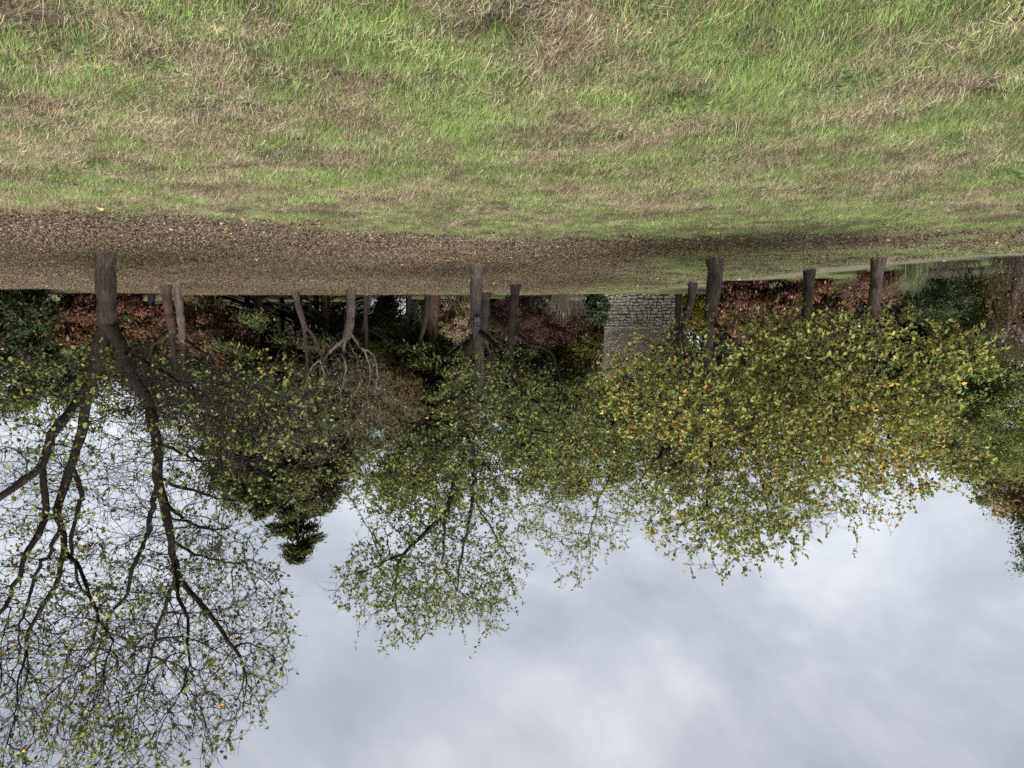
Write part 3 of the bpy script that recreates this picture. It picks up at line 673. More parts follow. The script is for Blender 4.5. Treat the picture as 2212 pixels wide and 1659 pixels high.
make_tree('orchard_tree', 'dark trunk splitting into pale lichen-covered spreading limbs', (758, 621), gY(621), [
    ([(758, 621), (758, 670), (755, 700), (749, 728)], .19, .19),
    ([(750, 725), (730, 742, -.2), (712, 760, -.4), (690, 775, -.6), (668, 800, -.8), (662, 835, -1), (645, 870, -1)], .085, .022),
    ([(752, 720), (770, 735), (785, 752, -.2), (805, 765, -.4), (815, 800, -.6), (812, 850, -.6)], .08, .022), ([(785, 752, -.2), (800, 795, .3), (795, 850, .5)], .045, .015), ([(712, 760, -.4), (690, 800, -.9), (700, 850, -1.2)], .04, .014), ([(748, 728), (770, 775, -.5), (778, 830, -.8)], .04, .014),
    ([(748, 728), (742, 760, .4), (745, 800, .8), (735, 850, 1)], .075, .02), ([(742, 770), (760, 800, -.6), (780, 830, -1), (800, 850, -1.4)], .05, .02),
    ([(690, 775, -.6), (700, 810, 0), (685, 850, 0), (660, 880, .2)], .05, .02)],
    [(740, 890, -.3, 170, 110, 2.6, 1900, .12), (740, 800, -.3, 110, 55, 1.6, 500, .08)], bark='bark', limbm='bark_lichen', kill=.3, leaf=.09)
T5 = make_tree('orchard_tree', 'straight pale trunk carrying a strapped trail camera, crown against the sky', (1030, 570), gY(570), [
    ([(1030, 570), (1028, 640), (1029, 690), (1032, 740), (1036, 800), (1030, 860), (1020, 920)], .165, .11),
    ([(1038, 712), (1052, 728, -.2), (1070, 745, -.4), (1090, 790, -.6), (1130, 850, -1), (1200, 900, -1.5)], .08, .03),
    ([(1022, 720), (1012, 750), (1000, 790), (985, 820), (960, 860), (920, 890, -.8)], .09, .035),
    ([(1020, 920), (1022, 1000), (1021, 1055), (1017, 1124), (1004, 1172), (993, 1215), (990, 1280)], .075, .02),
    ([(1020, 920), (1005, 980, -.5), (985, 1030, -.6), (970, 1080, -.8), (963, 1103, -.9), (930, 1140, -1), (887, 1179, -1.2), (850, 1205, -1.3), (812, 1226, -1.4), (768, 1236, -1.5)], .085, .025),
    ([(963, 1100, -.9), (960, 1150, -.6), (956, 1189, -.5), (960, 1230, -.4), (985, 1270, -.3)], .05, .015),
    ([(1021, 1055), (1040, 1110, .4), (1070, 1160, .6), (1100, 1200, .8)], .045, .012),
    ([(868, 1190, -1.2), (855, 1240, -1.3), (852, 1290, -1.3), (858, 1330, -1.3)], .03, .01),
    ([(1030, 860), (1090, 900, -.8), (1160, 930, -1.2), (1230, 950, -1.5)], .06, .02)],
    [(950, 1200, -.8, 200, 150, 2.2, 1500, .95), (800, 1250, -1.2, 95, 75, 1.5, 460, .75), (860, 1330, -1.2, 75, 70, 1.0, 260, .9), (1030, 1270, -.3, 95, 90, 1.5, 460, 1.0),
     (930, 1010, -.8, 270, 100, 2.6, 1600, .85), (1120, 940, -1.5, 220, 130, 2.4, 1500, .85), (1060, 830, -1.8, 120, 70, 1.4, 400, .85)],
    bark='bark_grey', leaf=.088, per=6, kill=.28, cols=GREEN, weights=(5, 6, 4, 1.2, .25, .05))
make_tree('orchard_tree', 'furrowed trunk half hidden close behind the trail camera tree', (1050, 629), gY(629.5), [
    ([(1050, 629), (1048, 670), (1046, 700), (1050, 735)], .22, .19), ([(1048, 712), (1070, 735), (1085, 750), (1110, 790)], .08, .03), ([(1048, 715), (1058, 760, .4), (1070, 800, .6)], .07, .03),
    ([(1045, 712), (1010, 730), (990, 745), (965, 765)], .07, .025)],
    [(1070, 850, 0, 140, 90, 2, 350, .35)], bark='bark_dark', leaf=.09)
make_tree('orchard_tree', 'dark trunk with one limb elbowing out sideways near a brown dome shrub', (1114, 612), gY(612), [
    ([(1114, 612), (1111, 650), (1106, 690), (1104, 730), (1106, 790), (1120, 850)], .185, .08),
    ([(1108, 698), (1120, 722), (1140, 742, -.2), (1165, 750, -.3), (1192, 762, -.4), (1198, 790, -.5), (1215, 830, -.6)], .085, .04),
    ([(1104, 735), (1090, 770), (1085, 810), (1060, 860)], .07, .03), ([(1106, 790), (1150, 830, -.6), (1200, 850, -1), (1260, 870, -1.2)], .06, .025)],
    [(1160, 900, -1, 170, 90, 2.4, 600, .25)], bark='bark_dark', leaf=.09)
GR2 = [(0.135, 0.16, 0.042), (0.195, 0.215, 0.058), (0.24, 0.245, 0.07), (0.30, 0.25, 0.05), (0.50, 0.29, 0.06), (0.40, 0.18, 0.06)]
make_tree('orchard_tree', 'thin dark leaning trunk standing next to the stone gable', (1497, 606), gY(607), [
    ([(1497, 606), (1494, 640), (1487, 670), (1478, 705), (1480, 745), (1490, 800)], .16, .09), ([(1476, 706), (1450, 722), (1430, 738), (1405, 770)], .08, .03), ([(1482, 745), (1510, 790), (1540, 850)], .06, .03), ([(1476, 706), (1445, 738, -2), (1395, 765, -4), (1340, 785, -5)], .04, .012), ([(1485, 770), (1430, 850, -1.5), (1370, 930, -2.8), (1325, 1010, -3.4), (1290, 1090, -3.2), (1270, 1170, -3)], .07, .015)],
    [(1400, 900, -3, 190, 120, 2.6, 1500, .9), (1330, 1010, -3.5, 190, 110, 2.4, 1300, .95), (1240, 1110, -3, 140, 100, 1.8, 900, .9), (1240, 1210, -3, 45, 75, .8, 90, .8), (1355, 805, -5, 100, 55, 1.0, 520, 1.0)], bark='bark_dark', leaf=.084, per=7, kill=.3, cols=GR2, weights=(5, 5, 3, 1, .5, .1))
make_tree('orchard_tree', 'stout crooked trunk under dense green and orange leaves', (1545, 556), gY(556), [
    ([(1545, 556), (1544, 610), (1537, 660), (1535, 700), (1527, 745), (1540, 800), (1560, 860)], .195, .12),
    ([(1540, 690), (1570, 725, -.5), (1610, 760, -1.2), (1660, 800, -2)], .07, .03), ([(1540, 800), (1500, 860, -1), (1450, 920, -2), (1420, 990, -2.5)], .08, .03),
    ([(1560, 860), (1600, 940, -1), (1640, 1020, -2), (1660, 1100, -2.4)], .08, .02), ([(1560, 860), (1540, 940, -1.5), (1530, 1020, -2.4), (1530, 1110, -2.5)], .07, .02)],
    [(1560, 760, -5, 200, 85, 1.6, 800, 1.0), (1490, 860, -4.5, 190, 110, 2.2, 1400, 1.0), (1680, 880, -4.5, 200, 140, 2.4, 1700, 1.0), (1560, 1030, -3.5, 210, 120, 2.4, 1700, 1.0), (1550, 1130, -3, 170, 75, 1.8, 800, .9)],
    bark='bark', leaf=.084, per=8, kill=.28, cols=GR2, weights=(4.5, 5, 3.5, 2.2, 1.1, .2), leafw=.62)
make_tree('orchard_tree', 'nearly black trunk with wide low boughs before the copper hedge', (1749, 580), gY(580), [
    ([(1749, 580), (1746, 640), (1740, 690), (1738, 722)], .15, .13), ([(1738, 720), (1700, 742), (1660, 755), (1620, 790)], .07, .03), ([(1738, 722), (1775, 740), (1815, 735), (1850, 750)], .06, .025), ([(1738, 722), (1740, 780), (1760, 840, -1), (1790, 920, -2)], .1, .03)],
    [(1780, 900, -4, 210, 110, 2.4, 1300, 1.0), (1800, 1020, -4, 170, 110, 2.2, 900, .95), (1700, 1030, -4, 170, 110, 2.2, 1100, .95)], bark='bark_dark', leaf=.084, per=7, kill=.3, cols=GR2, weights=(4, 5, 4, 3, 2.0, .4))
make_tree('orchard_tree', 'rough trunk beside the path under the most orange leaves', (1898, 553), gY(553), [
    ([(1898, 553), (1894, 600), (1888, 650), (1889, 690), (1895, 730)], .15, .12), ([(1890, 690), (1915, 715, -.5), (1945, 735, -1), (1990, 760, -1.6)], .06, .02), ([(1895, 730), (1860, 790, -1.5), (1830, 850, -2.5), (1800, 930, -3)], .08, .02), ([(1895, 730), (1920, 800, -1.5), (1930, 880, -2.5), (1920, 970, -3)], .08, .02)],
    [(1790, 720, -5.5, 180, 60, 1.3, 600, 1.0), (1930, 770, -5, 190, 85, 1.8, 1100, 1.0), (1830, 860, -5, 190, 130, 2.0, 1300, 1.0), (1950, 950, -4, 160, 115, 2.0, 1100, .95)],
    bark='bark', leaf=.084, per=8, kill=.28, cols=GR2, weights=(3.5, 4.5, 4, 3.5, 2.6, .5), leafw=.62)

# ------------------------------------------------------------------ shrubs, hedges and trees behind the orchard
RUST = [(0.058, 0.027, 0.015), (0.08, 0.038, 0.021), (0.028, 0.015, 0.009), (0.13, 0.07, 0.042)]
DARKG = [(0.014, 0.023, 0.008), (0.021, 0.032, 0.011), (0.034, 0.046, 0.015)]
OLIVE = [(0.045, 0.055, 0.015), (0.066, 0.078, 0.02), (0.032, 0.039, 0.012), (0.10, 0.09, 0.024)]
B = make_bush
B('evergreen_shrub', 'glossy dark evergreen shrub with reddish new leaves beside the copper hedge', on_ground(30, 34), [ell(-90, 100, 620, 800, 34, 1.6), ell(40, 110, 630, 720, 33.4, 1.0, .3)], DARKG + [(0.20, 0.10, 0.08)], (4, 4, 3, .8), 9000, .15, .4, clump=.35)
B('copper_hedge', 'copper-brown beech hedge behind the low-forking tall tree', on_ground(230, 37.5), [ell(95, 230, 625, 740, 37.5, 1.0), ell(210, 350, 628, 745, 37.8, 1.0)], RUST, (4, 4, 3, 1), 14000, .12, .5, clump=.3, cat='hedge', hang=.5, material='dead_leaf')
B('olive_tree', 'olive-green broad crown with sky holes above the copper hedge', on_ground(60, 46), [ell(-120, 110, 700, 910, 46, 2), ell(60, 260, 700, 880, 47, 2)], OLIVE + [(0.05, 0.068, 0.02)], (4, 4, 3, 1, 4), 15000, .17, clump=.5, cat='tree', trunk=(at(70, 850, 46), .2), gaps=.1)
B('rust_shrub', 'rust-brown twiggy shrub behind the paired stems', on_ground(450, 44), [ell(330, 560, 640, 790, 44, 1.6)], RUST + [(0.07, 0.06, 0.03)], (4, 3, 4, .5, 3), 7000, .13, clump=.4, hang=.4, material='dead_leaf')
B('brown_tree', 'bare-looking brown twiggy crown above the rust shrub', on_ground(330, 50), [ell(180, 500, 720, 930, 50, 2.5), ell(400, 600, 740, 980, 49, 2)], [(0.055, 0.042, 0.028), (0.04, 0.031, 0.02), (0.055, 0.062, 0.02), (0.085, 0.04, 0.024)], (3, 3, 2, 1.3), 11000, .15, .4, clump=.5, cat='tree', trunk=(at(330, 880, 50), .25), limbs=50, limb_r=.05)
def conifer(x, Y,  y_top, half, label, cols, n, bark='bark_red', leaf=.34, bare=0.0, tr=.3, lo=660, rd=None):
    b = on_ground(x, Y); top = at(x, y_top, Y); z0 = at(x, lo, Y)[2]; H = top[2] - z0; r = half * Y / F2
    root = empty('conifer', b); tag(root, label, 'tree', 'conifers behind the orchard')
    tp = resample([b - (0, 0, .2), (b + top) / 2 + np.array([.1, 0, 0]), top], .5); rr = np.linspace(tr, .02, len(tp)); d_ = unit(np.gradient(tp, axis=0))
    V1, Q1 = segs(tp[:-1], tp[1:], rr[:-1], rr[1:], 10, d_[:-1], d_[1:]); link('trunk', mesh_np('trunk', V1 - b, Q1, smooth=True), M[bark], root)
    VV, QQ, off, LP, LD = [], [], 0, [], []
    nb = int(H / .12)
    for k in range(nb):
        t = (k + rng.random()) / nb; z = z0 + H * t; a = rng.random() * 6.283; ln = r * (1 - t) ** .68 * rng.uniform(.45, 1.25) + .15
        o_ = np.array([math.cos(a), math.sin(a), 0]); s_ = np.array([b[0] + (top[0] - b[0]) * t, b[1], z])
        q = np.array([s_ + o_ * ln * u + np.array([0, 0, -.35 * ln * u * (1.3 - .6 * u)]) for u in np.linspace(0, 1, 6)]); d2 = unit(np.gradient(q, axis=0))
        w = np.linspace(.035 + .01 * ln, .008, 6); V1, Q1 = segs(q[:-1], q[1:], w[:-1], w[1:], 4, d2[:-1], d2[1:]); VV.append(V1); QQ.append(Q1 + off); off += len(V1)
        m = int(1.9 * n / nb * (ln / r + .4) * (0 if t < bare and rng.random() < .9 else 1))
        u = rng.uniform(.25, 1.03, m)
        pp = np.stack([np.interp(u * 5, range(6), q[:, i]) for i in range(3)], 1) + rng.standard_normal((m, 3)) * np.array([.22, .22, .12]) * (.95 + .12 * ln)
        LP.append(pp); LD.append(o_ + 0.6 * rand_dir(m) + np.array([0, 0, -.5]))
    LP, LD = np.vstack(LP), np.vstack(LD); m = len(LP); L = leaf * rng.uniform(.6, 1.3, m)
    V, Q, C = diamonds_np(LP, LD, unit(rand_dir(m) * .6 + np.array([0, 0, 1])), L, L * .3, palette(m, cols, [1] * len(cols)))
    c = link('crown', mesh_np('crown', V - b, Q, cols=C), M['leaf'], root); c['kind'] = 'stuff'
    c = link('branches', mesh_np('branches', np.vstack(VV) - b, np.vstack(QQ), smooth=True), M['bark_dark'], root); c['kind'] = 'stuff'
conifer(645, 52, 1215, 290, 'tall dark conifer whose pointed tip stands against the sky', [(0.026, 0.04, 0.014), (0.04, 0.055, 0.018), (0.06, 0.07, 0.02), (0.07, 0.055, 0.02)], 42000, lo=690, bare=.05)
conifer(560, 47, 1120, 190, 'broad olive conifer with long black lower boughs', OLIVE + DARKG[1:], 32000, lo=645, bare=.18)
conifer(705, 46, 1085, 150, 'conifer with drooping bare lower boughs behind the lichen tree', DARKG + [(0.08, 0.04, 0.02)], 24000, lo=650, bare=.25)
conifer(935, 45, 1000, 105, 'conifer with a thick ribbed double trunk', OLIVE + [(0.05, 0.07, 0.03)], 16000, lo=705, bare=.1, tr=.5)
conifer(885, 44, 900, 70, 'thin dark conifer with drooping bare twigs', OLIVE, 7000, lo=690, bare=.35, tr=.16, bark='bark_dark')
B('rust_tree', 'rust-red needled crown hanging behind the lichen tree', on_ground(790, 42), [ell(740, 900, 770, 960, 42, 2)], RUST[:3] + [(0.05, 0.055, 0.02)], (3, 1.5, 4, 5), 8000, .15, .22, clump=.5, cat='tree', hang=.9, trunk=(at(800, 870, 42), .14), material='dead_leaf')
B('leaning_shrub', 'yellow-green shrub partly hiding the white shed wall', on_ground(865, 50), [ell(822, 852, 640, 690, 50, .7, .5), ell(775, 915, 664, 775, 49, 1.3)], [(0.13, 0.16, 0.03), (0.09, 0.12, 0.03), (0.20, 0.19, 0.03), (0.18, 0.08, 0.04)], (3, 4, 1.5, 1), 5000, .14, clump=.3)
B('tan_shrub', 'tan twiggy shrub between the trail camera tree and the ribbed conifer', on_ground(985, 42), [ell(955, 1025, 632, 740, 42, 1)], [(0.17, 0.12, 0.075), (0.12, 0.085, 0.05), (0.08, 0.08, 0.035)], (3, 3, 2), 4500, .12, .3, clump=.28, hang=.5, material='dead_leaf', bark='twig_grey', limbs=60, limb_r=.012)
B('dome_shrub', 'domed dark red weeping shrub beside the stone gable', on_ground(1165, 41), [ell(1070, 1272, 640, 742, 41, 2.0)], [(0.022, 0.0095, 0.008), (0.03, 0.013, 0.011), (0.055, 0.035, 0.024)], (4, 3, 1), 9000, .11, .35, clump=.3, hang=.8, shell=.8, material='dead_leaf')
def twig_mop(x, Y, y0, y1, half, n, label, name='twiggy_shrub', col='twig_grey', arch=.35):
    b = on_ground(x, Y); root = empty(name, b); tag(root, label, 'shrub'); s = Y / F2; z1 = (y1 - 703) * s + CAMH
    VV, QQ, off = [], [], 0
    for k in range(n):
        a = rng.random() * 6.283; rr = half * s * rng.random() ** .5; o_ = np.array([math.cos(a), math.sin(a), 0]); zt = (z1 - b[2]) * rng.uniform(.6, 1) * (1 - arch * (rr / (half * s)) ** 2)
        q = np.array([b + o_ * rr * (.62 + .2 * u ** .7 + .25 * u ** 3) + np.array([0, 0, zt * math.sin(u * (1.9 if rng.random() < .6 else 1.5))]) + .03 * rng.standard_normal(3) for u in np.linspace(0, 1, 6)])
        d2 = unit(np.gradient(q, axis=0)); w = np.linspace(.007, .0035, 6); V1, Q1 = segs(q[:-1], q[1:], w[:-1], w[1:], 3, d2[:-1], d2[1:]); VV.append(V1); QQ.append(Q1 + off); off += len(V1)
    o = link('stems', mesh_np('stems', np.vstack(VV) - b, np.vstack(QQ)), M[col], root); o['kind'] = 'stuff'; return root
twig_mop(1225, 38.5, 640, 705, 55, 150, 'grey fine-twigged mop of stems in front of the dark red dome')
B('ivy_shrub', 'dark ivy-green bush climbing the edge of the stone gable', on_ground(1290, 42.5), [ell(1262, 1312, 632, 700, 42.3, .8)], [(0.06, 0.09, 0.04), (0.09, 0.12, 0.06), (0.04, 0.07, 0.025)], (3, 2, 3), 4000, .10, .6, clump=.22)
B('golden_shrub', 'golden-green bush above the ivy at the gable edge', on_ground(1280, 48), [ell(1225, 1312, 690, 760, 48, 1.2)], [(0.17, 0.16, 0.03), (0.25, 0.19, 0.03), (0.10, 0.12, 0.03)], (3, 2, 3), 4000, .12, clump=.3, gaps=.2)
B('yellow_shrub', 'bright yellow bush between the stone gable and the stout trunk', on_ground(1510, 44), [ell(1474, 1545, 628, 715, 44, 1.0)], [(0.40, 0.33, 0.03), (0.30, 0.28, 0.04), (0.2, 0.22, 0.04)], (4, 3, 1), 4500, .10, clump=.25)
B('copper_hedge', 'clipped copper-brown hedge beside the gravel path', on_ground(1690, 27.5), [ell(1540, 1690, 588, 745, 28, .9), ell(1660, 1840, 585, 740, 27, .9)], RUST + [(0.19, 0.10, 0.072)], (2, 4, 3, 2.5, 2.5), 17000, .085, .5, clump=.25, cat='hedge', hang=1.0, material='dead_leaf')
B('fern_mound', 'low brown heap of dead fern beside the path', on_ground(1895, 23), [ell(1825, 1965, 575, 660, 23, .9)], [(0.11, 0.06, 0.042), (0.15, 0.085, 0.055), (0.07, 0.042, 0.03)], (3, 3, 3), 6000, .10, .2, clump=.22, hang=.4, material='dead_leaf')
B('small_leaved_shrub', 'dark small-leaved evergreen bush above the green tussock', on_ground(2020, 21), [ell(1975, 2085, 600, 700, 21, .9)], [(0.03, 0.047, 0.018), (0.045, 0.064, 0.024), (0.022, 0.036, 0.013)], (3, 2, 2), 6500, .055, .6, clump=.2)
def tussock(x, y, h, half, n, label):
    Y = gY(y); b = on_ground(x, Y); root = empty('grass_tussock', b); tag(root, label, 'grass tussock'); V, Q, C = blades(n, h * .6, h, half * .35, .008, .45, [(0.12, 0.16, 0.07), (0.17, 0.2, 0.1), (0.22, 0.2, 0.12)], (3, 3, 1), 5)
    o = link('blades', mesh_np('blades', V, Q, cols=C), M['leaf'], root); o['kind'] = 'stuff'
tussock(1972, 572, 1.0, .45, 420, 'tall grey-green grass tussock at the path edge')
twig_mop(2060, gY(566), 560, 612, 70, 120, 'low tangle of bare grey stems along the path edge', arch=.2)
twig_mop(2185, gY(556), 550, 620, 70, 150, 'tangle of pale bramble stems at the foot of the vine drape', arch=.2)
B('olive_shrub', 'loose olive shrub behind the bare stem tangle', on_ground(2090, 21.5), [ell(2030, 2180, 600, 790, 21.5, 1.2)], OLIVE + [(0.17, 0.11, 0.04)], (4, 4, 3, 1.5, .5), 9000, .07, clump=.25)
def vine():
    b = on_ground(2185, 18); root = empty('vine_drape', b); tag(root, 'dead tree stump draped with hanging brown-leaved vines', 'vine')
    VV, QQ, off, LP = [], [], 0, []
    for k in range(70):
        x = 2135 + 110 * rng.random(); y = rng.uniform(690, 790); p = at(x, y, 18 + rng.uniform(-.5, .6)); dz = p[2] - rng.uniform(.0, .9)
        q = np.array([p + np.array([.12 * math.sin(3 * u + k), .05 * math.cos(2 * u + k), -dz * u]) for u in np.linspace(0, 1, 9)]); d2 = unit(np.gradient(q, axis=0)); w = np.full(9, .006)
        V1, Q1 = segs(q[:-1], q[1:], w[:-1], w[1:], 3, d2[:-1], d2[1:]); VV.append(V1); QQ.append(Q1 + off); off += len(V1); LP.append(q[1:-1] + .04 * rng.standard_normal((7, 3)))
    o = link('vines', mesh_np('vines', np.vstack(VV) - b, np.vstack(QQ)), M['bark_red'], root); o['kind'] = 'stuff'
    LP = np.vstack(LP); LP = np.vstack([LP, LP + .08 * rng.standard_normal(LP.shape)]); m = len(LP); L = rng.uniform(.04, .08, m)
    V, Q, C = leaves_np(LP, rand_dir(m) + np.array([0, 0, -.8]), rand_dir(m) + np.array([0, -.6, 0]), L, L * .6, palette(m, RUST + OLIVE, (2, 3, 1, 3, 1, 1, 1, 1)))
    o = link('leaves', mesh_np('leaves', V - b, Q, cols=C), M['dead_leaf'], root); o['kind'] = 'stuff'
    for pts, r in (([(2200, 556), (2196, 620), (2180, 690), (2160, 740)], .13), ([(2190, 700), (2215, 740), (2240, 790)], .09), ([(2165, 720), (2130, 745), (2110, 780)], .05)):
        q = resample([at(x, y, 18.3) for x, y in pts], .2); d2 = unit(np.gradient(q, axis=0)); w = np.linspace(r, r * .5, len(q)); V1, Q1 = segs(q[:-1], q[1:], w[:-1], w[1:], 9, d2[:-1], d2[1:])
        link('stump', mesh_np('stump', V1 - b, Q1, smooth=True), M['bark_lichen'], root)
vine()
B('willow_tree', 'fine-leaved yellowish tree rising behind the vine drape', on_ground(2190, 24), [ell(1990, 2330, 720, 960, 24, 2), ell(2060, 2320, 860, 1040, 25, 2)], [(0.10, 0.13, 0.03), (0.14, 0.165, 0.04), (0.20, 0.18, 0.04), (0.07, 0.10, 0.03)], (4, 4, 1.5, 3), 30000, .075, .4, clump=.35, cat='tree', trunk=(at(2190, 850, 24), .2))
B('copper_tree', 'brown-leaved tree reaching up past the fine-leaved tree', on_ground(2240, 30), [ell(2150, 2330, 900, 1130, 30, 2)], [(0.22, 0.15, 0.065), (0.28, 0.2, 0.09), (0.15, 0.11, 0.05), (0.15, 0.16, 0.05)], (3, 3, 2, 1.2), 11000, .11, clump=.4, cat='tree', trunk=(at(2250, 1050, 30), .2))
B('poplar_tree', 'narrow pale green tree tip beside the brown-leaved tree', on_ground(2135, 33), [ell(2102, 2168, 840, 1112, 33, 1)], [(0.13, 0.16, 0.05), (0.17, 0.19, 0.06)], (1, 1), 5000, .10, clump=.3, cat='tree', trunk=(at(2135, 1050, 33), .12))
B('poplar_tree', 'leafy tall tree edge high above the brown-leaved tree', on_ground(2290, 26), [ell(2203, 2420, 1000, 1330, 26, 1.2)], [(0.08, 0.11, 0.03), (0.12, 0.15, 0.04)], (1, 1), 9000, .10, clump=.3, cat='tree', trunk=(at(2290, 1250, 26), .16))
# wood behind: crowns that close the view
for x0, x1, y0, y1, Y, lab, cc, w, n in (
        (735, 1030, 790, 1110, 48, 'yellowish-green round crown behind the trail camera tree', [(0.085, 0.095, 0.022), (0.125, 0.125, 0.028), (0.055, 0.068, 0.018)], (3, 2, 3), 15000),
        (970, 1340, 760, 1090, 47, 'dull olive crown behind the elbow-limbed tree', OLIVE, (3, 3, 3, 1), 16000),
        (1080, 1330, 740, 850, 52, 'golden-olive low crown beside the stone gable', OLIVE + [(0.2, 0.16, 0.03)], (3, 3, 2, 2, 2), 7000),
        (1290, 1640, 780, 1060, 40, 'dark green crown above the gable roof', DARKG + [(0.07, 0.09, 0.03)], (2, 3, 3, 2), 15000),
        (1560, 1880, 720, 980, 36, 'very dark evergreen crown behind the copper hedge', DARKG, (3, 3, 2), 14000),
        (1820, 2130, 690, 930, 30, 'mid-green crown behind the dead fern heap', DARKG[1:] + OLIVE[:2], (2, 3, 2, 2), 14000),
        (430, 640, 830, 1110, 50, 'olive crown filling beside the pointed conifer', [(0.07, 0.082, 0.022), (0.095, 0.105, 0.028), (0.05, 0.06, 0.018), (0.10, 0.075, 0.03)], (3, 2, 3, 1), 13000),
        (600, 770, 820, 1090, 47, 'rust-tinged olive crown below the pointed conifer', [(0.07, 0.078, 0.022), (0.10, 0.105, 0.026), (0.05, 0.058, 0.018), (0.09, 0.05, 0.024)], (3, 2, 3, 1.5), 11000),
        (1480, 1760, 700, 900, 33, 'deep green crown behind the stout crooked trunk', DARKG + OLIVE[2:3], (2, 3, 2, 2), 11000),
        (1900, 2160, 760, 1010, 27, 'yellow-green crown above the vine drape', [(0.12, 0.14, 0.035), (0.16, 0.18, 0.045), (0.09, 0.11, 0.03)], (3, 3, 2), 14000),
        (460, 760, 800, 1010, 56, 'reddish-olive crown filling behind the conifers', OLIVE + RUST[:1], (3, 3, 3, 1, 1.5), 11000)):
    B('wood_tree', lab, on_ground((x0 + x1) / 2, Y), [ell(x0, x1, y0, y1, Y, 2.5)], cc, w, n, .17 if Y > 34 else .11, clump=.5, cat='tree', trunk=(at((x0 + x1) / 2, (y0 + y1) / 2, Y), .18), gaps=.15, limbs=30, limb_r=.04, group='trees of the wood behind')
for x0, x1, y0, y1, lab in ((-80, 260, 640, 850, 'far dark crown seen under the olive crown'), (200, 520, 640, 900, 'far dark crown seen behind the brown twiggy crown'), (440, 790, 640, 1040, 'far dark crown seen behind the pointed conifer'),
        (740, 1090, 640, 980, 'far dark crown seen behind the yellowish round crown'), (1020, 1330, 640, 900, 'far dark crown seen behind the dark red dome'), (680, 960, 685, 900, 'far dark crown seen above the white shed roof'), (1100, 1420, 780, 1060, 'far dark crown seen between the gable and the elbow-limbed tree'), (1300, 1700, 700, 960, 'far dark crown seen over the gable roof'), (1600, 2000, 640, 940, 'far dark crown seen over the clipped copper hedge'), (1900, 2300, 640, 900, 'far dark crown seen over the dead fern heap')):
    B('far_tree', lab, on_ground((x0 + x1) / 2, 74), [ell(x0, x1, y0, y1, 74, 3.0)], DARKG + OLIVE[:1] + [(0.05, 0.028, 0.016)], (3, 3, 2, 1.5, 1), 9000, .32, clump=.9, cat='tree', trunk=(at((x0 + x1) / 2, (y0 + y1) / 2, 74), .25), gaps=.1, limbs=20, limb_r=.06, group='far trees of the wood', shell=.2)
B('wood_edge', 'dense dark undergrowth closing the wood behind the orchard', on_ground(900, 62), [ell(60, 520, 640, 800, 66, 2), ell(400, 800, 655, 800, 68, 2), ell(880, 1330, 640, 800, 66, 2), ell(690, 980, 668, 830, 70, 2), ell(930, 1120, 640, 790, 60, 1.5), ell(1480, 1900, 600, 760, 46, 2), ell(1880, 2260, 590, 760, 36, 2)], DARKG + RUST[2:3] + OLIVE[2:3], (3, 3, 2, 1.2, 2), 33000, .28, clump=.6, cat='undergrowth', limbs=60, limb_r=.04)['kind'] = 'stuff'

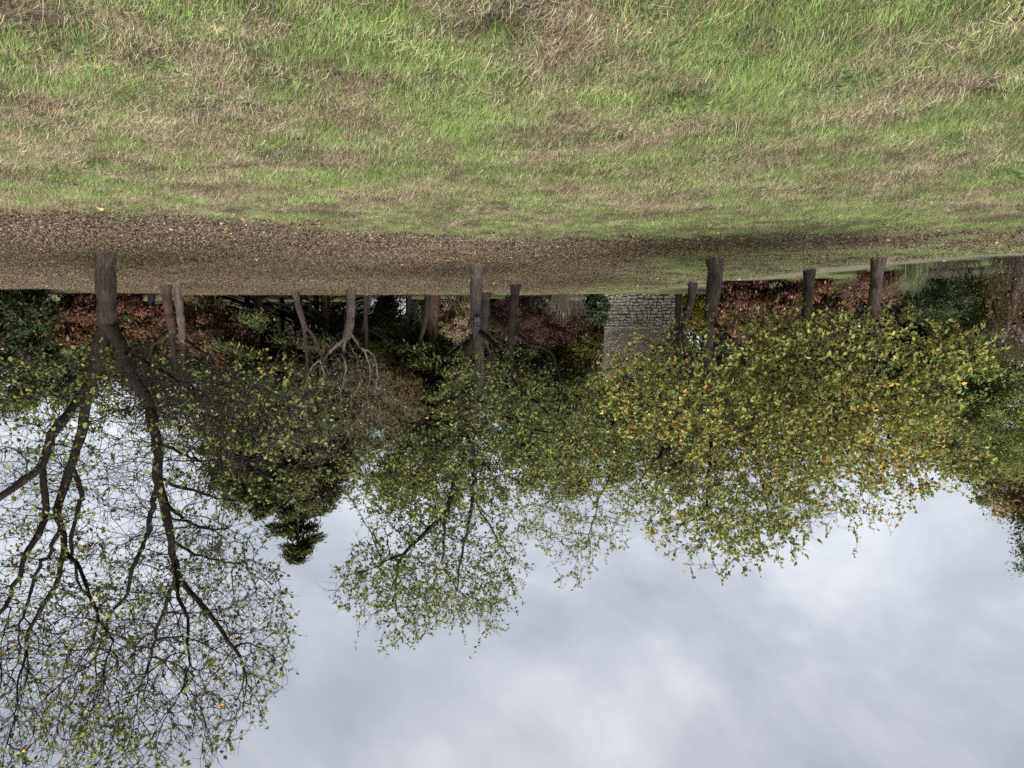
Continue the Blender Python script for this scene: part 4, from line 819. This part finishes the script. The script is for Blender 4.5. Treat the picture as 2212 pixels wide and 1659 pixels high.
# ------------------------------------------------------------------ stone cottage gable
def cottage():
    Y = 44.0; s = Y / F2; b = on_ground(1388, Y); root = empty('stone_cottage', b); tag(root, 'small rough stone cottage gable with exposed rubble stones', 'cottage'); root.rotation_euler = (0, 0, math.radians(13))
    xw = 166 * s / 2; eav = 5.2; peak = 7.0; dep = 6.0
    def v(*a): return a
    V = [(-xw, 0, -.4), (xw, 0, -.4), (xw, 0, eav), (0, 0, peak), (-xw, 0, eav)]; V = V + [(x, dep, z) for x, y, z in V]
    me = bpy.data.meshes.new('wall'); me.from_pydata(V, [], [(0, 1, 2, 3, 4), (9, 8, 7, 6, 5), (1, 6, 7, 2), (0, 4, 9, 5), (0, 5, 6, 1), (2, 7, 8, 3), (3, 8, 9, 4)]); me.update()
    wall = link('wall', me, m_simple('mortar', (0.20, 0.155, 0.115), (0.36, 0.29, 0.225), 3, .95, .8, 'Object', .3, .7, .1), root)
    sl = math.atan2(peak - eav, xw); L = math.hypot(peak - eav, xw) + .25
    for sgn in (-1, 1):
        R = Matrix.Rotation(sgn * (sl), 4, 'Y'); me = bpy.data.meshes.new('roof')
        pts = [(x, y, z) for x in (0, L) for y in (-.12, dep + .12) for z in (0.02, .10)]
        mm = [(sgn * (x * math.cos(sl)) - sgn * 0 , y, peak - x * math.sin(sl) + z + .02) for x, y, z in pts]
        me.from_pydata(mm, [], [(0, 1, 3, 2), (4, 6, 7, 5), (0, 4, 5, 1), (2, 3, 7, 6), (1, 5, 7, 3), (0, 2, 6, 4)]); me.update(); link('roof_slope', me, M['roof'], root)
    bed = bpy.data.meshes.new('mortar_bed'); tops = [(xw * .45 - (xw * 1.45 - .01) * i / 16, -.004, random.uniform(1.55, 2.25)) for i in range(17)]; bed.from_pydata([(-xw + .01, -.004, -.38), (xw * .55, -.004, -.38)] + tops, [], [tuple(range(19))]); bed.update(); link('mortar_bed', bed, m_simple('dark_mortar', (0.10, 0.08, 0.06), (0.24, 0.19, 0.145), 4, .95, .5), wall)
    protos = []
    for k in range(14):
        n = random.choice((6, 7, 8)); ang = np.sort(np.arange(n) / n * 6.283 + rng.uniform(-.22, .22, n)); rr = rng.uniform(.86, 1.08, n)
        x = np.sign(np.cos(ang)) * np.abs(np.cos(ang)) ** .6 * rr * .5; z = np.sign(np.sin(ang)) * np.abs(np.sin(ang)) ** .6 * rr * .5
        VV = [(a, 0.05, c) for a, c in zip(x, z)] + [(a * .97, -.55, c * .95) for a, c in zip(x, z)] + [(a * .7, -1.0 + .25 * random.random(), c * .68) for a, c in zip(x, z)]
        FF = [(i, (i + 1) % n, n + (i + 1) % n, n + i) for i in range(n)] + [(n + i, n + (i + 1) % n, 2 * n + (i + 1) % n, 2 * n + i) for i in range(n)] + [tuple(2 * n + i for i in range(n))]
        me = bpy.data.meshes.new('stone'); me.from_pydata(VV, [], [f[::-1] for f in FF]); me.update(); me.materials.append(M['stone']); protos.append(me)
    def stone(x, z, w, h, d):
        o = bpy.data.objects.new('stone', random.choice(protos)); COL.objects.link(o); o.parent = wall; o.location = (x, 0, z); o.scale = (w, d, h); o.rotation_euler = (0, random.gauss(0, .06), 0)
    cnt = 0; z = .12
    while z < 2.0 and cnt < 200:
        h = random.uniform(.12, .21); x = -xw + .03
        while x < xw - .06:
            w = random.uniform(.15, .44); w = min(w, xw - x)
            if random.random() > .04 and w > .06: stone(x + w / 2, z + h / 2 + random.gauss(0, .022), w * .95, h * random.choice((.72, .9, .95, 1.15)), random.uniform(.05, .085)); cnt += 1
            x += w
        z += h
    VV_, QQ_, o_ = [], [], 0
    for _ in range(320):
        zz = 1.9 + 3.0 * random.random() ** 1.3; xx = random.uniform(-xw + .06, xw - .06); w = random.uniform(.03, .085); h = w * random.uniform(.45, .8)
        VV_ += [(xx - w, .01, zz - h * .7), (xx + w, .01, zz - h), (xx + w * .9, .01, zz + h), (xx - w, .01, zz + h * .8), (xx - w * .6, -.022, zz - h * .5), (xx + w * .6, -.02, zz - h * .6), (xx + w * .55, -.025, zz + h * .6), (xx - w * .6, -.018, zz + h * .5)]
        QQ_ += [(o_ + 4, o_ + 5, o_ + 6, o_ + 7), (o_, o_ + 1, o_ + 5, o_ + 4), (o_ + 1, o_ + 2, o_ + 6, o_ + 5), (o_ + 2, o_ + 3, o_ + 7, o_ + 6), (o_ + 3, o_, o_ + 4, o_ + 7)]; o_ += 8
    me = bpy.data.meshes.new('small_stones'); me.from_pydata(VV_, [], QQ_); me.update(); link('small_stones', me, M['stone'], wall)['kind'] = 'stuff'
    while cnt < 298:
        zz = 2.0 + 2.0 * random.random() ** 1.9; xx = random.uniform(-xw + .1, xw - .1)
        if zz > eav - .2 and abs(xx) > xw * (1 - (zz - eav + .3) / (peak - eav)): continue
        w = random.uniform(.08, .22); stone(xx, zz, w, w * random.uniform(.4, .65), .03); cnt += 1
M['stone'] = None
def m_stone():
    m, t, o = mat('stone'); r, n, src = noise_col(t, (0.42, 0.385, 0.335), (0.58, 0.545, 0.49), 14, .3, .7, 6, 'World')
    oi = N(t, 'ShaderNodeObjectInfo'); mr = N(t, 'ShaderNodeMapRange', inp={1: 0.0, 2: 1.0, 3: .75, 4: 1.12}); t.links.new(oi.outputs['Random'], mr.inputs[0])
    vm = N(t, 'ShaderNodeVectorMath', operation='SCALE'); t.links.new(r.outputs[0], vm.inputs[0]); t.links.new(mr.outputs[0], vm.inputs['Scale'])
    p = N(t, 'ShaderNodeBsdfPrincipled'); p.inputs['Roughness'].default_value = .9; t.links.new(vm.outputs[0], p.inputs['Base Color']); t.links.new(p.outputs[0], o.inputs[0]); return m
M['stone'] = m_stone(); M['roof'] = m_simple('roof_tile', (0.10, 0.06, 0.045), (0.18, 0.11, 0.085), 6, .85, .5)
cottage()

# ------------------------------------------------------------------ white shed far behind
def boxm(me_name, x0, x1, y0, y1, z0, z1, bev=0.0):
    V = [(x, y, z) for x in (x0, x1) for y in (y0, y1) for z in (z0, z1)]
    me = bpy.data.meshes.new(me_name); me.from_pydata(V, [], [(0, 1, 3, 2), (4, 6, 7, 5), (0, 4, 5, 1), (2, 3, 7, 6), (1, 5, 7, 3), (0, 2, 6, 4)]); me.update()
    if bev:
        import bmesh
        bm = bmesh.new(); bm.from_mesh(me); bmesh.ops.bevel(bm, geom=bm.edges[:], offset=bev, segments=2, affect='EDGES', profile=.6); bm.to_mesh(me); bm.free()
    return me
M['white'] = m_simple('white_paint', (0.66, 0.69, 0.75), (0.78, 0.8, 0.84), 2, .6); M['dark'] = m_simple('dark_metal', (0.03, 0.03, 0.03), (0.06, 0.06, 0.06), 10, .5)
b = on_ground(835, 60); shed = empty('white_shed', b); tag(shed, 'white-painted shed wall glimpsed far behind between the trunks', 'shed')
x = -1.5
while x < 1.4: link('wall_panel', boxm('wall_panel', x, x + .985, 0, .08, -.2, 1.75), M['white'], shed); x += 1.0
link('wall_frame', boxm('wall_frame', -1.48, 1.47, .085, 3.0, -.2, 1.74), M['dark'], shed)
link('roof', boxm('roof', -1.7, 1.7, -.25, 3.2, 1.76, 1.86), M['roof'], shed)
link('door_latch', boxm('door_latch', -.2, .1, -.03, -.002, .62, .66), M['dark'], shed)
# leaning dead pole trunk in front of the shed
def pole(pts, Y, r, label, mt='bark_grey', name='dead_trunk'):
    q = resample([at(x, y, Y) for x, y in pts], .3); q[0][2] = ground_z(q[0][0], q[0][1]) - .1; d2 = unit(np.gradient(q, axis=0)); w = np.linspace(r, r * .6, len(q))
    V1, Q1 = segs(q[:-1], q[1:], w[:-1], w[1:], 9, d2[:-1], d2[1:]); root = empty(name, q[0]); tag(root, label, 'trunk'); link('trunk', mesh_np('trunk', V1 - q[0], Q1, smooth=True), M[mt], root)
    VV, QQ, off = [], [], 0
    for k in range(9):
        s_ = q[rng.integers(len(q) // 2, len(q))]; e_ = s_ + rand_dir(1)[0] * np.array([.9, .5, .6]) * rng.uniform(.5, 1.3); qq = resample([s_, (s_ + e_) / 2 + .1 * rng.standard_normal(3), e_], .2); d2 = unit(np.gradient(qq, axis=0)); w = np.linspace(.02, .006, len(qq))
        V1, Q1 = segs(qq[:-1], qq[1:], w[:-1], w[1:], 4, d2[:-1], d2[1:]); VV.append(V1); QQ.append(Q1 + off); off += len(V1)
    link('twigs', mesh_np('twigs', np.vstack(VV) - q[0], np.vstack(QQ)), M['bark_dark'], root)['kind'] = 'stuff'
pole([(801, 632), (797, 655), (791, 680), (780, 720)], 46, .13, 'slim leaning dead trunk in front of the white shed')
pole([(925, 634), (922, 670), (916, 705), (900, 760)], 43, .17, 'dark leaning trunk beside the ribbed conifer', 'bark_dark')

# ------------------------------------------------------------------ trail camera strapped to its tree
def trail_camera():
    Y = gY(570); c = at(1031, 694, Y - .20); root = empty('trail_camera', c); root.scale = (1.25, 1.0, 1.15); tag(root, 'dark grey trail camera strapped to the straight pale trunk', 'camera')
    M['plastic'] = m_simple('camera_plastic', (0.035, 0.04, 0.035), (0.06, 0.065, 0.055), 30, .55); M['glass'] = m_simple('camera_glass', (0.004, 0.004, 0.005), (0.008, 0.008, 0.01), 30, .1, spec=.6)
    M['pale'] = m_simple('camera_bezel', (0.16, 0.17, 0.17), (0.22, 0.23, 0.23), 30, .5)
    body = link('body', boxm('body', -.065, .065, -.035, .045, -.10, .10, .012), M['plastic'], root)
    link('hood', boxm('hood', -.07, .07, -.055, .045, .102, .135, .008), M['plastic'], root)
    bz = link('flash_panel', boxm('flash_panel', -.045, .045, -.043, -.034, .02, .085, .003), M['pale'], root); link('flash_window', boxm('flash_window', -.037, .037, -.047, -.042, .028, .077), M['glass'], bz)
    lb = link('lens_bezel', boxm('lens_bezel', -.035, .035, -.043, -.034, -.085, .005, .006), M['pale'], root)
    a = np.linspace(0, 6.283, 17)[:-1]; V = [(0.018 * math.cos(t), -.047, -.02 + .018 * math.sin(t)) for t in a] + [(0.018 * math.cos(t), -.04, -.02 + .018 * math.sin(t)) for t in a]
    me = bpy.data.meshes.new('lens'); me.from_pydata(V, [], [tuple(range(15, -1, -1))] + [(i, (i + 1) % 16, 16 + (i + 1) % 16, 16 + i) for i in range(16)]); me.update(); link('lens', me, M['glass'], lb)
    V = [(0.024 * math.cos(t), -.047, -.06 + .016 * math.sin(t)) for t in a] + [(0.024 * math.cos(t), -.04, -.06 + .016 * math.sin(t)) for t in a]
    me = bpy.data.meshes.new('sensor'); me.from_pydata(V, [], [tuple(range(15, -1, -1))] + [(i, (i + 1) % 16, 16 + (i + 1) % 16, 16 + i) for i in range(16)]); me.update(); link('sensor', me, M['glass'], lb)
    # strap round the trunk
    tx = at(1029, 694, Y) - c; V, Q = [], []
    for i in range(33):
        t = i / 32 * 6.283; r = .172
        sag = .015 * math.cos(t)
        V += [(tx[0] + r * math.cos(t), tx[1] + r * math.sin(t), -.035 + sag), (tx[0] + r * math.cos(t), tx[1] + r * math.sin(t), .0 + sag)]
        if i: Q.append((2 * i - 2, 2 * i, 2 * i + 1, 2 * i - 1))
    me = bpy.data.meshes.new('strap'); me.from_pydata(V, [], Q); me.update(); so = link('strap', me, M['plastic'], root); sm = so.modifiers.new('thick', 'SOLIDIFY'); sm.thickness = .004; sm.offset = 1
trail_camera()
